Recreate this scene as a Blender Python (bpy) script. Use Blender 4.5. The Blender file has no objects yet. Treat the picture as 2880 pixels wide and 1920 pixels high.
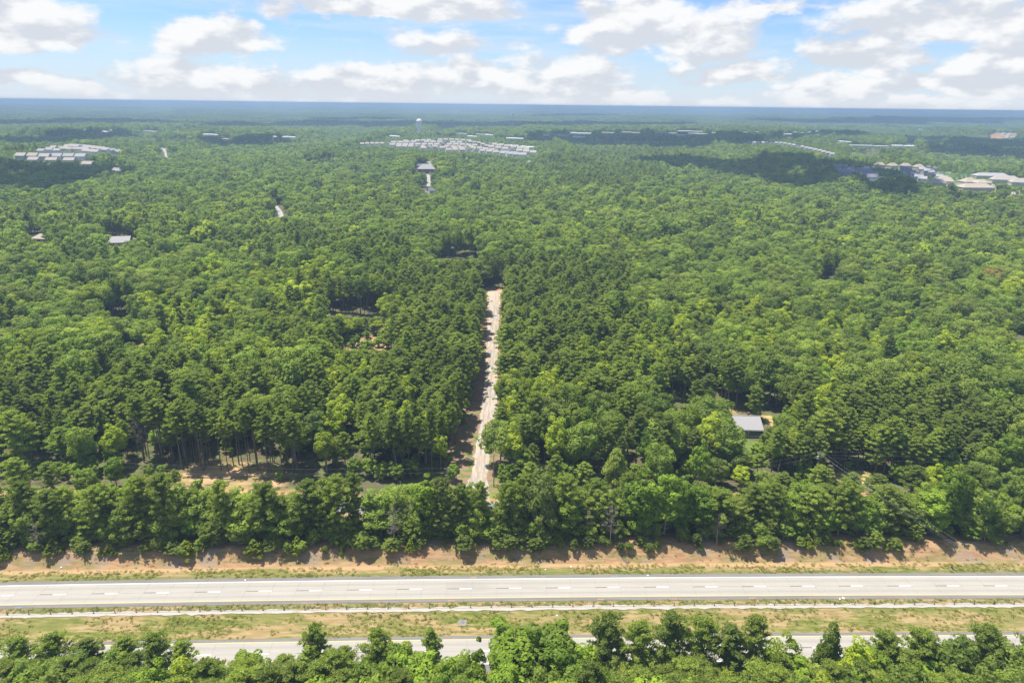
import bpy, math, random
import numpy as np
from mathutils import Vector, Matrix
R = math.radians
rnd = random.Random(11)
rng = np.random.default_rng(11)
scene = bpy.context.scene
COL = scene.collection

# ---------------------------------------------------------------- camera, sky, sun, exposure
CAM_H = 112.5; PITCH = R(19.1); ROLL = R(0.68); FOC = 1920.0      # focal length in pixels of the 2880 px wide photograph
cam_d = bpy.data.cameras.new('camera'); cam = bpy.data.objects.new('camera', cam_d); COL.objects.link(cam)
cam_d.sensor_width = 36.0; cam_d.lens = 36.0 * FOC / 2880.0
cam_d.clip_start = 1.0; cam_d.clip_end = 120000.0
F_ = Vector((0, math.cos(PITCH), -math.sin(PITCH))); R0 = Vector((1, 0, 0)); U0 = R0.cross(F_)
R_ = math.cos(ROLL) * R0 + math.sin(ROLL) * U0; U_ = math.cos(ROLL) * U0 - math.sin(ROLL) * R0
cam.matrix_world = Matrix(((R_.x, U_.x, -F_.x, 0), (R_.y, U_.y, -F_.y, 0), (R_.z, U_.z, -F_.z, CAM_H), (0, 0, 0, 1)))
scene.camera = cam

def ray(px, py):
    px, py = float(px), float(py)
    return (px - 1440) / FOC * R_ + (960 - py) / FOC * U_ + F_
def g(px, py, z=0.0):                      # the spot at height z that the photograph shows at px, py
    d = ray(px, py); t = (z - CAM_H) / d.z
    return d.x * t, d.y * t
def at_y(px, py, y):                       # the point at distance y seen at px, py
    y = float(y); d = ray(px, py); t = y / d.y
    return d.x * t, y, CAM_H + d.z * t
Rn, Un, Fn = np.array(R_), np.array(U_), np.array(F_)
def project(x, y, z):
    v = np.stack([x, y, z - CAM_H], -1); w = v @ Fn
    w = np.where(w < 1, 1, w)
    return 1440 + FOC * (v @ Rn) / w, 960 - FOC * (v @ Un) / w

SUN_EL = R(70); SUN_AZ = math.atan2(-0.90, 0.43)
sun_dir = Vector((math.sin(SUN_AZ) * math.cos(SUN_EL), math.cos(SUN_AZ) * math.cos(SUN_EL), math.sin(SUN_EL)))
sd = bpy.data.lights.new('sun', 'SUN'); sun = bpy.data.objects.new('sun', sd); COL.objects.link(sun)
sd.energy = 4.4; sd.angle = R(0.53); sd.color = (1.0, 0.955, 0.88)
sun.rotation_euler = sun_dir.to_track_quat('Z', 'Y').to_euler()

scene.view_settings.view_transform = 'Standard'; scene.view_settings.look = 'None'
scene.view_settings.gamma = 1.0; scene.view_settings.use_curve_mapping = False
scene.view_settings.exposure = 0.92
cy = scene.cycles
cy.max_bounces = 6; cy.diffuse_bounces = 4; cy.glossy_bounces = 1; cy.transmission_bounces = 3; cy.volume_bounces = 0
cy.transparent_max_bounces = 8; cy.use_denoising = True
cy.caustics_reflective = False; cy.caustics_refractive = False

# ---------------------------------------------------------------- node helpers
class NT:
    def __init__(s, tree): s.t = tree; s.n = tree.nodes; s.l = tree.links
    def node(s, typ, **kw):
        n = s.n.new(typ)
        for k, v in kw.items(): setattr(n, k, v)
        return n
    def put(s, sock, v):
        if v is None: return
        if isinstance(v, bpy.types.NodeSocket): s.l.new(v, sock)
        else:
            if isinstance(v, (tuple, list)) and len(v) == 3 and sock.type == 'RGBA': v = (*v, 1)
            sock.default_value = v
    def m(s, op, a, b=None, c=None, clamp=False):
        n = s.node('ShaderNodeMath', operation=op, use_clamp=clamp)
        s.put(n.inputs[0], a); s.put(n.inputs[1], b); s.put(n.inputs[2], c)
        return n.outputs[0]
    def mix(s, f, a, b, mode='MIX'):
        n = s.node('ShaderNodeMix', data_type='RGBA', blend_type=mode)
        s.put(n.inputs[0], f); s.put(n.inputs[6], a); s.put(n.inputs[7], b)
        return n.outputs[2]
    def noise(s, vec, scale, detail=3, rough=0.5, dim='3D', dist=0.0):
        n = s.node('ShaderNodeTexNoise', noise_dimensions=dim)
        s.put(n.inputs['Vector'], vec); n.inputs['Scale'].default_value = scale
        n.inputs['Detail'].default_value = detail; n.inputs['Roughness'].default_value = rough
        n.inputs['Distortion'].default_value = dist
        return n.outputs[0]
    def smooth(s, v, a, b, lo=0.0, hi=1.0):
        n = s.node('ShaderNodeMapRange', interpolation_type='SMOOTHSTEP')
        s.put(n.inputs[0], v); n.inputs[1].default_value = a; n.inputs[2].default_value = b
        n.inputs[3].default_value = lo; n.inputs[4].default_value = hi
        return n.outputs[0]
    def vscale(s, vec, k):
        n = s.node('ShaderNodeVectorMath', operation='MULTIPLY')
        s.put(n.inputs[0], vec); n.inputs[1].default_value = k
        return n.outputs[0]
def new_mat(name):
    m = bpy.data.materials.new(name); m.use_nodes = True; m.node_tree.nodes.clear()
    return m, NT(m.node_tree)
def finish(n, shader, disp=None):
    o = n.node('ShaderNodeOutputMaterial'); n.l.new(shader, o.inputs['Surface'])
def bsdf(n, col, rough=0.8, spec=0.2, metal=0.0, normal=None):
    b = n.node('ShaderNodeBsdfPrincipled')
    n.put(b.inputs['Base Color'], col); n.put(b.inputs['Roughness'], rough)
    b.inputs['Specular IOR Level'].default_value = spec; b.inputs['Metallic'].default_value = metal
    if normal is not None: n.l.new(normal, b.inputs['Normal'])
    return b.outputs[0]
def bump(n, h, strength, dist):
    b = n.node('ShaderNodeBump'); b.inputs['Strength'].default_value = strength; b.inputs['Distance'].default_value = dist
    n.l.new(h, b.inputs['Height']); return b.outputs[0]

# ---------------------------------------------------------------- sky with clouds
world = bpy.data.worlds.new('World'); scene.world = world; world.use_nodes = True
world.node_tree.nodes.clear(); W = NT(world.node_tree)
sky = W.node('ShaderNodeTexSky', sky_type='NISHITA')
sky.sun_disc = False; sky.sun_elevation = SUN_EL; sky.sun_rotation = SUN_AZ
sky.air_density = 1.0; sky.dust_density = 0.6; sky.ozone_density = 2.0; sky.altitude = 300
geo = W.node('ShaderNodeTexCoord'); sep = W.node('ShaderNodeSeparateXYZ')
W.l.new(geo.outputs['Generated'], sep.inputs[0])
dx, dy, dz = sep.outputs
az = W.m('ARCTAN2', dx, dy); el = W.m('ARCSINE', dz)
stv = W.vscale(geo.outputs['Generated'], (1, 1, 2.0))
warp1 = W.m('SUBTRACT', W.noise(stv, 11, 5, 0.6), 0.5)
warp2 = W.m('SUBTRACT', W.noise(W.vscale(geo.outputs['Generated'], (1, 1, -2.3)), 12, 5, 0.6), 0.5)
azw = W.m('MULTIPLY_ADD', warp1, 0.15, az); elw = W.m('MULTIPLY_ADD', warp2, 0.06, el)
def sky_dir(px, py):
    d = ray(px, py).normalized(); return math.atan2(d.x, d.y), math.asin(d.z)
# (centre px, py, half width px, half height px, weight)
clouds = [(90, 55, 215, 95, 1.0), (600, 112, 165, 62, 1.0), (1130, 12, 330, 48, 1.0), (80, 215, 125, 50, .9), (225, 248, 75, 32, .95),
          (520, 215, 200, 70, .62), (680, 240, 160, 50, 1.0), (1040, 235, 200, 55, .9), (1320, 215, 200, 60, .85), (1290, 120, 150, 45, .45),
          (1560, 250, 250, 50, .95), (1790, 60, 190, 110, .95), (2000, 105, 150, 85, 1.05), (2050, 210, 170, 42, 1.0), (2440, 150, 150, 75, 1.05), (2620, 45, 260, 80, .95),
          (2330, 250, 160, 40, .85), (2540, 235, 120, 32, .9), (2760, 210, 170, 70, 1.0), (1650, 195, 170, 50, .7), (2150, 20, 170, 25, .4), (760, 10, 80, 60, .35),
          (2840, 120, 100, 60, .7), (350, 270, 220, 22, .5), (900, 285, 330, 22, .65), (1800, 285, 300, 24, .6), (2500, 300, 420, 24, .6)]
field = None; base = None
for (cx, cyy, hw, hh, wt) in clouds:
    a0, e0 = sky_dir(cx, cyy); a1, _ = sky_dir(cx + hw, cyy); _, e1 = sky_dir(cx, cyy - hh)
    w_, h_ = abs(a1 - a0), abs(e1 - e0)
    da = W.m('DIVIDE', W.m('SUBTRACT', azw, a0), w_ * 1.25)
    de = W.m('DIVIDE', W.m('SUBTRACT', elw, e0 - h_ * 0.25), h_ * 1.35)
    below = W.m('MULTIPLY', W.m('MINIMUM', de, 0.0), 0.9)
    de2 = W.m('ADD', de, below)
    r2 = W.m('ADD', W.m('MULTIPLY', da, da), W.m('MULTIPLY', de2, de2))
    v = W.m('MULTIPLY', W.m('SUBTRACT', 1.0, W.m('SQRT', r2)), wt)
    sh = W.m('MULTIPLY', W.m('MAXIMUM', v, 0.0), de)
    field = v if field is None else W.m('MAXIMUM', field, v)
    base = sh if base is None else W.m('ADD', base, sh)
# clouds over the rest of the dome, the same broken cumulus
gen = W.m('MULTIPLY_ADD', W.noise(W.vscale(geo.outputs['Generated'], (1, 1, 1.7)), 3.2, 3, 0.5), 2.6, -1.35)
outside = W.m('MAXIMUM', W.smooth(el, 0.13, 0.2), W.smooth(W.m('ABSOLUTE', az), 0.72, 0.95))
gen = W.m('MULTIPLY_ADD', W.m('SUBTRACT', 1.0, outside), -0.5, gen)
field = W.m('MAXIMUM', field, W.m('MAXIMUM', gen, -1.0))
fb = W.noise(W.vscale(geo.outputs['Generated'], (1, 1, 2.2)), 15, 6, 0.52)
fine = W.m('MULTIPLY_ADD', W.m('SUBTRACT', fb, 0.49), 1.35, field)
dens = W.smooth(fine, -0.06, 0.34)
# light from the upper left: compare the same noise a little towards the sun
off = W.node('ShaderNodeVectorMath', operation='ADD')
W.l.new(geo.outputs['Generated'], off.inputs[0]); off.inputs[1].default_value = (-0.012, 0, 0.014)
fb2 = W.noise(W.vscale(off.outputs[0], (1, 1, 2.2)), 15, 5, 0.5)
relief = W.m('MULTIPLY', W.m('SUBTRACT', fb, fb2), 4.5)
shade = W.m('ADD', W.m('MULTIPLY_ADD', base, 1.6, 0.64), relief)
shade = W.m('SUBTRACT', shade, W.m('MULTIPLY', W.smooth(fine, 0.5, 1.3), 0.18))
shade = W.smooth(shade, 0.3, 1.25)
ccol = W.mix(shade, (4.85, 5.15, 5.65), (6.7, 6.8, 6.9))
# thin high veil and pale air low down
veil = W.m('MULTIPLY', W.smooth(W.noise(W.vscale(geo.outputs['Generated'], (1, 1, 9)), 4.5, 5, 0.55), 0.42, 0.72), 0.55)
lowair = W.smooth(el, 0.115, -0.005, 0.0, 0.72)
skyc = W.mix(1.0, sky.outputs[0], (0.70, 0.88, 1.19), 'MULTIPLY')
skyc = W.mix(W.m('MAXIMUM', veil, lowair), skyc, (5.2, 6.0, 6.9))
final = W.mix(dens, skyc, ccol)
final = W.mix(W.smooth(el, 0.030, 0.0, 0.0, 0.55), final, (5.5, 5.75, 6.1))
bg = W.node('ShaderNodeBackground'); W.l.new(final, bg.inputs[0]); bg.inputs[1].default_value = 0.076
wo = W.node('ShaderNodeOutputWorld'); W.l.new(bg.outputs[0], wo.inputs[0])
world.cycles.sampling_method = 'MANUAL'; world.cycles.sample_map_resolution = 512

# ---------------------------------------------------------------- object helpers
def tag(o, label=None, cat=None, group=None, kind=None):
    if label: o['label'] = label
    if cat: o['category'] = cat
    if group: o['group'] = group
    if kind: o['kind'] = kind
    return o
def link(o, parent=None):
    COL.objects.link(o)
    if parent is not None: o.parent = parent
    return o
def empty(name, loc=(0, 0, 0), rz=0.0):
    o = bpy.data.objects.new(name, None); o.location = loc; o.rotation_euler = (0, 0, rz)
    o.empty_display_size = 0.5
    return link(o)
def mesh_np(name, verts, faces, mat=None, tint=None, smooth=False):
    """faces: (n,3) or (n,4) array, or a list of lists"""
    me = bpy.data.meshes.new(name)
    verts = np.asarray(verts, dtype=np.float32)
    if isinstance(faces, np.ndarray):
        n, k = faces.shape
        me.vertices.add(len(verts)); me.vertices.foreach_set('co', verts.ravel())
        me.loops.add(n * k); me.loops.foreach_set('vertex_index', faces.astype(np.int32).ravel())
        me.polygons.add(n); me.polygons.foreach_set('loop_start', np.arange(0, n * k, k, dtype=np.int32))
        me.update(calc_edges=True)
    else:
        me.from_pydata(verts.tolist(), [], faces)
    if tint is not None:
        a = me.attributes.new('tint', 'FLOAT', 'FACE'); a.data.foreach_set('value', np.asarray(tint, dtype=np.float32))
    if mat is not None: me.materials.append(mat)
    if smooth: me.polygons.foreach_set('use_smooth', np.ones(len(me.polygons), dtype=bool))
    return me
class MB:
    def __init__(s): s.v = []; s.f = []
    def add(s, vs, fs):
        k = len(s.v); s.v += [tuple(v) for v in vs]; s.f += [[i + k for i in f] for f in fs]; return s
    def box(s, x0, x1, y0, y1, z0, z1):
        return s.add([(x, y, z) for z in (z0, z1) for y in (y0, y1) for x in (x0, x1)],
                     [[0, 2, 3, 1], [4, 5, 7, 6], [0, 1, 5, 4], [2, 6, 7, 3], [0, 4, 6, 2], [1, 3, 7, 5]])
    def tube(s, pts, rads, n=7, cap=True):
        k = len(s.v); P = [Vector(p) for p in pts]
        for i, p in enumerate(P):
            t = (P[min(i + 1, len(P) - 1)] - P[max(i - 1, 0)]).normalized()
            a = t.orthogonal().normalized() if i == 0 else (s._a - t * s._a.dot(t)).normalized()
            s._a = a; b = t.cross(a); r = rads[i] if hasattr(rads, '__len__') else rads
            for j in range(n):
                q = 2 * math.pi * j / n; s.v.append(tuple(p + (a * math.cos(q) + b * math.sin(q)) * r))
        for i in range(len(P) - 1):
            for j in range(n):
                s.f.append([k + i * n + j, k + i * n + (j + 1) % n, k + (i + 1) * n + (j + 1) % n, k + (i + 1) * n + j])
        if cap: s.f.append([k + j for j in range(n)][::-1]); s.f.append([k + (len(P) - 1) * n + j for j in range(n)])
        return s
    def mesh(s, name, mat, smooth=False):
        me = bpy.data.meshes.new(name); me.from_pydata(s.v, [], s.f); me.materials.append(mat)
        if smooth: me.polygons.foreach_set('use_smooth', [True] * len(me.polygons))
        me.update(); return me
    def obj(s, name, mat, parent=None, smooth=False):
        return link(bpy.data.objects.new(name, s.mesh(name, mat, smooth)), parent)
def inst(name, me, parent=None, loc=(0, 0, 0), rz=0.0, sc=(1, 1, 1)):
    o = bpy.data.objects.new(name, me); o.location = loc; o.rotation_euler = (0, 0, rz); o.scale = sc
    return link(o, parent)

ORD = ['first', 'second', 'third', 'fourth', 'fifth', 'sixth', 'seventh', 'eighth', 'ninth', 'tenth', 'eleventh', 'twelfth', 'thirteenth', 'fourteenth', 'fifteenth', 'sixteenth', 'seventeenth', 'eighteenth', 'nineteenth', 'twentieth']
def nth(i):
    k = i + 1
    if k > 100: return 'hundred and ' + nth(k - 101)
    if k == 100: return 'hundredth'
    if k <= 20: return ORD[k - 1]
    t = ['twent', 'thirt', 'fort', 'fift', 'sixt', 'sevent', 'eight', 'ninet'][k // 10 - 2]
    return t + ('ieth' if k % 10 == 0 else 'y-' + ORD[k % 10 - 1])

# ---------------------------------------------------------------- the lie of the land
def cline(x):                              # centre line of the near-lying carriageway (dashes)
    xa = np.clip(x, -260, 260)
    return 139.1 + 0.0325 * xa - 5.6e-5 * xa * xa + (x - xa) * np.where(np.asarray(x) > 0, 0.0034, 0.0616)
def sstep(a, b, v):
    t = np.clip((v - a) / (b - a), 0, 1); return t * t * (3 - 2 * t)
# plateaus (estates, town, clearings on hill tops): px boxes at canopy height
PLZ = 20.0
plate_px = [(40, 345, 414, 470), (1005, 1550, 396, 452), (1370, 1520, 410, 424), (2095, 2350, 405, 448), (2340, 2460, 472, 522), (2460, 2665, 470, 536),
            (2690, 2900, 490, 552), (2370, 2590, 398, 426), (1500, 2030, 370, 396), (225, 460, 362, 384), (560, 660, 376, 398), (760, 840, 384, 398),
            (1085, 1135, 380, 396), (1280, 1480, 374, 398), (2080, 2140, 370, 382), (2195, 2310, 369, 385), (2765, 2870, 364, 392),
            (1168, 1192, 368, 378), (1172, 1222, 474, 496, 16.0), (318, 372, 692, 710, 9.0), (108, 146, 684, 696, 9.0)]
plates = []; plate_z = []
for (xa, xb, ya, yb, *zz) in plate_px:
    pz = zz[0] if zz else PLZ
    xc = (xa + xb) / 2
    fx, fy = g(xc, ya, pz); nx_, ny_ = g(xc, yb, pz); lx, _ = g(xa, (ya + yb) / 2, pz); rx_, _ = g(xb, (ya + yb) / 2, pz)
    plates.append(((lx + rx_) / 2, (fy + ny_) / 2, (rx_ - lx) / 2 + 8, (fy - ny_) / 2 + 10)); plate_z.append(pz)
_ph = rng.uniform(0, 6.28, (40,))
def waves(x, y, L, k0, n=6, ax=1.0):
    h = 0
    for i in range(n):
        th = _ph[(k0 + i) % 40] * 3.1; l = L * (0.6 + 0.17 * i)
        h = h + np.sin((x * math.cos(th) * ax + y * math.sin(th)) * 2 * math.pi / l + _ph[(k0 + 2 * i) % 40])
    return h / n
def ground(x, y):
    x = np.asarray(x, dtype=float); y = np.asarray(y, dtype=float)
    r = np.hypot(x, y); d = y - cline(x)
    h = 4.6 * waves(x, y, 420, 0) * sstep(230, 420, y) + 2.0 * waves(x, y, 130, 9) * sstep(230, 360, y)
    h = h + 1.0 + 2.0 * sstep(250, 600, y)
    far = sstep(3600, 7000, r)
    h = h + far * (8 + 24 * waves(x, y, 3300, 3, ax=0.35) + 4 * waves(x, y, 1200, 7))
    h = h + sstep(9000, 26000, r) * (2 + 8 * waves(x, y, 9000, 13, ax=0.3))
    for (cx, cy_, ex, ey) in plates:                    # level ground in front of and below each plateau
        q = np.sqrt(((x - cx) / (ex * 1.15)) ** 2 + ((np.minimum(np.maximum(y, cy_ - ey - 330), cy_) - y) / 90) ** 2)
        h = h + (2.5 - h) * (1 - sstep(1.0, 1.6, q)) * (y < cy_ + 2000) * 0.8
    for (cx, cy_, ex, ey), pz in zip(plates, plate_z):
        qx = np.maximum(np.abs(x - cx) - ex, 0) / 60; qy = np.maximum(np.abs(y - cy_) - ey, 0) / 60
        w = 1 - sstep(0.0, 1.0, np.hypot(qx, qy))
        h = h + (pz - h) * w
    h = h * (1 - (1 - sstep(30, 75, np.abs(x + 10))) * (1 - sstep(425, 500, y)))
    bank = 3.0 * sstep(8.6, 14.0, d)
    h = bank + h * sstep(60, 110, d)
    med = -0.55 * np.exp(-((d + 11.5) / 2.6) ** 2)
    h = np.where(d < 8, med, h)
    h = np.where(d < -27, 1.2 * sstep(-27, -34, d), h)
    return h
def gz(x, y): return float(ground(x, y))

def axis(lo, hi, step, far, gfac):
    a = list(np.arange(lo, hi + 1e-6, step)); s = step; v = hi
    while v < far: s *= gfac; v += s; a.append(v)
    s = step; v = lo; b = []
    while v > -far: s *= gfac; v -= s; b.append(v)
    return np.array(b[::-1] + a)
gx = axis(-170, 170, 2.5, 46000, 1.055)
ya = list(np.arange(96, 250, 1.0)); s = 1.0; v = ya[-1]
while v < 46000: s *= 1.05; v += s; ya.append(v)
s = 1.0; v = ya[0]; yb = []
while v > -6000: s *= 1.15; v -= s; yb.append(v)
gy = np.array(yb[::-1] + ya)
GX, GY = np.meshgrid(gx, gy); GZ = ground(GX, GY)
nv = GX.shape; idx = np.arange(nv[0] * nv[1]).reshape(nv)
quads = np.stack([idx[:-1, :-1], idx[:-1, 1:], idx[1:, 1:], idx[1:, :-1]], -1).reshape(-1, 4)
ground_verts = np.stack([GX, GY, GZ], -1).reshape(-1, 3)

# ---------------------------------------------------------------- ground materials
def pos(n):
    p = n.node('ShaderNodeNewGeometry'); s_ = n.node('ShaderNodeSeparateXYZ'); n.l.new(p.outputs['Position'], s_.inputs[0])
    return p.outputs['Position'], s_.outputs[0], s_.outputs[1], s_.outputs[2]
def road_d(n, X, Y):
    c = n.m('MULTIPLY_ADD', n.m('MULTIPLY', X, X), -5.6e-5, n.m('MULTIPLY_ADD', X, 0.0325, 139.1))
    return n.m('SUBTRACT', Y, c)
def ellipse_mask(n, X, Y, cx, cy_, rx, ry, wob, soft=0.35):
    a = n.m('DIVIDE', n.m('SUBTRACT', X, cx), rx); b = n.m('DIVIDE', n.m('SUBTRACT', Y, cy_), ry)
    q = n.m('SQRT', n.m('ADD', n.m('MULTIPLY', a, a), n.m('MULTIPLY', b, b)))
    return n.smooth(n.m('ADD', q, wob), 1.0 + soft, 1.0 - soft)

# clearings in the wood: px, py on the ground, half width px, depth m, what ground shows
clear_px = [(640, 1342, 160, 10, 'clay'), (1110, 1375, 130, 4, 'dirt'), (1010, 902, 75, 9, 'dirt'), (352, 908, 30, 7, 'dirt'), (380, 985, 24, 10, 'clay'), (1035, 985, 65, 17, 'clay'),
            (2095, 1262, 42, 11, 'lawn'), (2180, 1200, 26, 6, 'dry'), (2050, 1168, 34, 4, 'clay'), (2400, 1350, 60, 4, 'dry'), (345, 705, 40, 9, 'dry'), (125, 692, 22, 8, 'dry'),
            (1300, 745, 60, 9, 'dirt'), (1385, 815, 30, 5, 'clay'), (2330, 795, 25, 8, 'dirt'), (2860, 960, 30, 8, 'dirt'), (500, 1180, 22, 5, 'dirt'), (1890, 1160, 20, 5, 'dirt')]
lanes_px = [(792, 622, 770, 580), (470, 462, 458, 446), (1197, 546, 1206, 524)]   # bits of road seen through the wood
clears = []
for (px, py, hw, dep, what) in clear_px:
    x0, y0 = g(px, py, 2.5); x1, _ = g(px + hw, py, 2.5)
    clears.append((x0, y0, x1 - x0, dep, what))
lanes = []
for (xa, ya_, xb, yb_) in lanes_px:
    a_ = g(xa, ya_, 3.0); b_ = g(xb, yb_, 3.0); lanes.append((a_, b_))
# the gravel drive: centre and half width along y
drive_y = np.array([173.0, 188, 205, 222, 231, 252, 274, 310, 350, 385, 398, 409, 412])
drive_x = np.array([-10.2, -9.75, -9.2, -8.5, -8.4, -8.4, -8.8, -9.4, -10.4, -11.1, -11.0, -11.0, -11.0])
drive_w = np.array([5.0, 2.8, 2.9, 3.0, 3.4, 3.2, 3.0, 3.2, 3.6, 4.4, 5.0, 5.0, 4.6])
def drive_c(y): return np.interp(y, drive_y, drive_x), np.interp(y, drive_y, drive_w)
clear_l_y = np.array([175, 190, 205, 222, 240, 275, 330, 400, 415]); clear_l = np.array([8.5, 7.5, 7.0, 6.0, 4.6, 3.8, 3.0, 2.6, 2.0])
clear_r = np.array([4.5, 3.5, 2.5, 1.8, 1.8, 1.8, 2.0, 2.2, 2.2])

gm, n = new_mat('ground_soil')
P, X, Y, Z = pos(n); D = road_d(n, X, Y)
st = n.vscale(P, (0.22, 1, 1))
big = n.noise(st, 0.28, 4, 0.6); mid = n.noise(st, 1.3, 4, 0.6); fin = n.noise(P, 5.0, 3, 0.6); huge = n.noise(P, 0.045, 2, 0.5)
grass = n.mix(n.smooth(mid, 0.35, 0.65), (0.100, 0.130, 0.026), (0.185, 0.185, 0.048))
grass = n.mix(n.smooth(huge, 0.35, 0.65, 0, 0.6), grass, (0.22, 0.19, 0.07))
grass = n.mix(n.smooth(fin, 0.58, 0.75, 0, 0.5), grass, (0.06, 0.085, 0.025))
tan = n.mix(n.smooth(mid, 0.4, 0.7), (0.29, 0.20, 0.095), (0.38, 0.27, 0.145))
clay = n.mix(n.smooth(mid, 0.38, 0.62), (0.33, 0.185, 0.095), (0.40, 0.26, 0.14))
clay = n.mix(n.smooth(fin, 0.55, 0.7, 0, 0.5), clay, (0.26, 0.15, 0.09))
litter = n.mix(n.smooth(mid, 0.35, 0.7), (0.08, 0.066, 0.04), (0.15, 0.11, 0.065))
litter = n.mix(n.smooth(n.noise(P, 0.5, 3, 0.6), 0.46, 0.58, 0, .85), litter, (0.11, 0.15, 0.045))
wob = n.m('MULTIPLY', n.m('SUBTRACT', big, 0.5), 9.0)
# grass by the roads; patches of tan thatch
road_g = n.mix(n.smooth(n.m('MULTIPLY_ADD', mid, 0.4, big), 0.62, 0.80, 0, .85), grass, tan)
nearedge = n.smooth(n.m('ABSOLUTE', n.m('SUBTRACT', D, 5.5)), 0.9, 0.2)
road_g = n.mix(n.m('MULTIPLY', nearedge, .6), road_g, (0.11, 0.14, 0.04))
bankc = n.mix(n.smooth(n.noise(st, 0.55, 5, 0.65), 0.44, 0.56), clay, n.mix(0.55, grass, tan))
greyd = n.smooth(n.noise(P, 0.16, 3, 0.5), 0.52, 0.66, 0, 0.7)
bankc = n.mix(greyd, bankc, (0.29, 0.22, 0.17))
col = n.mix(n.smooth(n.m('ADD', D, n.m('MULTIPLY', wob, 0.45)), 7.4, 9.0), road_g, bankc)
# a worn clay line between grass and bank
lin = n.m('ABSOLUTE', n.m('SUBTRACT', n.m('MULTIPLY_ADD', wob, 0.10, D), 8.5))
col = n.mix(n.m('MULTIPLY', n.smooth(lin, 1.0, 0.3), n.smooth(big, 0.35, 0.55)), col, (0.42, 0.27, 0.14))
# wood floor
wood = n.m('MAXIMUM', n.smooth(D, 15.5, 19), n.smooth(D, -30, -33))
col = n.mix(wood, col, litter)
# verge both sides of the local road
vy = n.m('SUBTRACT', Y, n.m('MULTIPLY_ADD', X, 0.012, 169.8))
verge = n.smooth(n.m('ABSOLUTE', n.m('SUBTRACT', vy, 2.5)), 8.5, 5.5)
col = n.mix(verge, col, n.mix(n.smooth(big, 0.42, 0.56), n.mix(0.35, grass, (0.16, 0.25, 0.03)), clay))
wb = n.m('MULTIPLY', n.m('SUBTRACT', n.noise(P, 0.13, 4, 0.6), 0.5), 2.6)
for (cx, cy_, rx, ry, what) in clears:
    c = {'clay': n.mix(n.smooth(big, 0.36, 0.58), (0.46, 0.29, 0.16), n.mix(n.smooth(mid, 0.4, 0.6), tan, grass)), 'dirt': n.mix(n.smooth(mid, .4, .6), (0.13, 0.10, 0.065), (0.08, .11, .035)),
         'lawn': n.mix(n.smooth(mid, 0.35, 0.65), (0.10, 0.15, 0.03), (0.15, 0.19, 0.05)), 'dry': n.mix(n.smooth(mid, 0.4, 0.6), (0.52, 0.37, 0.17), grass)}[what]
    col = n.mix(ellipse_mask(n, X, Y, cx, cy_, rx, ry, wb), col, c)
# cleared strip along the drive
dxn = n.m('ABSOLUTE', n.m('ADD', X, 12.3))
strip = n.m('MULTIPLY', n.smooth(n.m('MULTIPLY_ADD', wb, 1.5, dxn), 10.5, 8.8), n.m('MULTIPLY', n.smooth(Y, 176, 182), n.smooth(Y, 425, 414)))
stripc = n.mix(n.smooth(n.noise(P, 0.35, 4, 0.6), 0.50, 0.60), n.mix(n.smooth(Y, 260, 400), (0.25, 0.165, 0.11), (0.42, 0.24, 0.13)), (0.12, 0.17, 0.03))
col = n.mix(strip, col, stripc)
# open ground on the plateaus
for (cx, cy_, ex, ey) in plates[:18]:
    a = n.m('SUBTRACT', n.m('ABSOLUTE', n.m('SUBTRACT', X, cx)), ex); b = n.m('SUBTRACT', n.m('ABSOLUTE', n.m('SUBTRACT', Y, cy_)), ey)
    q = n.m('MAXIMUM', a, b)
    col = n.mix(n.smooth(n.m('MULTIPLY_ADD', n.m('SUBTRACT', huge, 0.5), 60.0, q), 8, -8, 0, 1), col, n.mix(n.smooth(n.noise(P, 0.02, 3, 0.6), 0.50, 0.62), (0.10, 0.15, 0.045), (0.34, 0.31, 0.26)))
# far off the wood closes over everything
rr = n.m('SQRT', n.m('ADD', n.m('MULTIPLY', X, X), n.m('MULTIPLY', Y, Y)))
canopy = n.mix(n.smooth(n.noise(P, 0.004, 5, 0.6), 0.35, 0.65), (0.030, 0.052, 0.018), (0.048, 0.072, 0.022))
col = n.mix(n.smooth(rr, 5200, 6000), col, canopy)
col = n.mix(n.m('MULTIPLY', n.smooth(rr, 6000, 7000), n.smooth(n.noise(n.vscale(P, (0.5, 1, 1)), 0.0011, 4, 0.6), 0.70, 0.73)), col, (0.16, 0.15, 0.08))
nrm = bump(n, n.m('MULTIPLY_ADD', fin, 0.5, mid), 0.5, 0.25)
finish(n, bsdf(n, col, 0.95, 0.05, normal=nrm))
o = link(bpy.data.objects.new('ground', mesh_np('ground', ground_verts, quads, gm, smooth=True))); tag(o, kind='structure')

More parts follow.
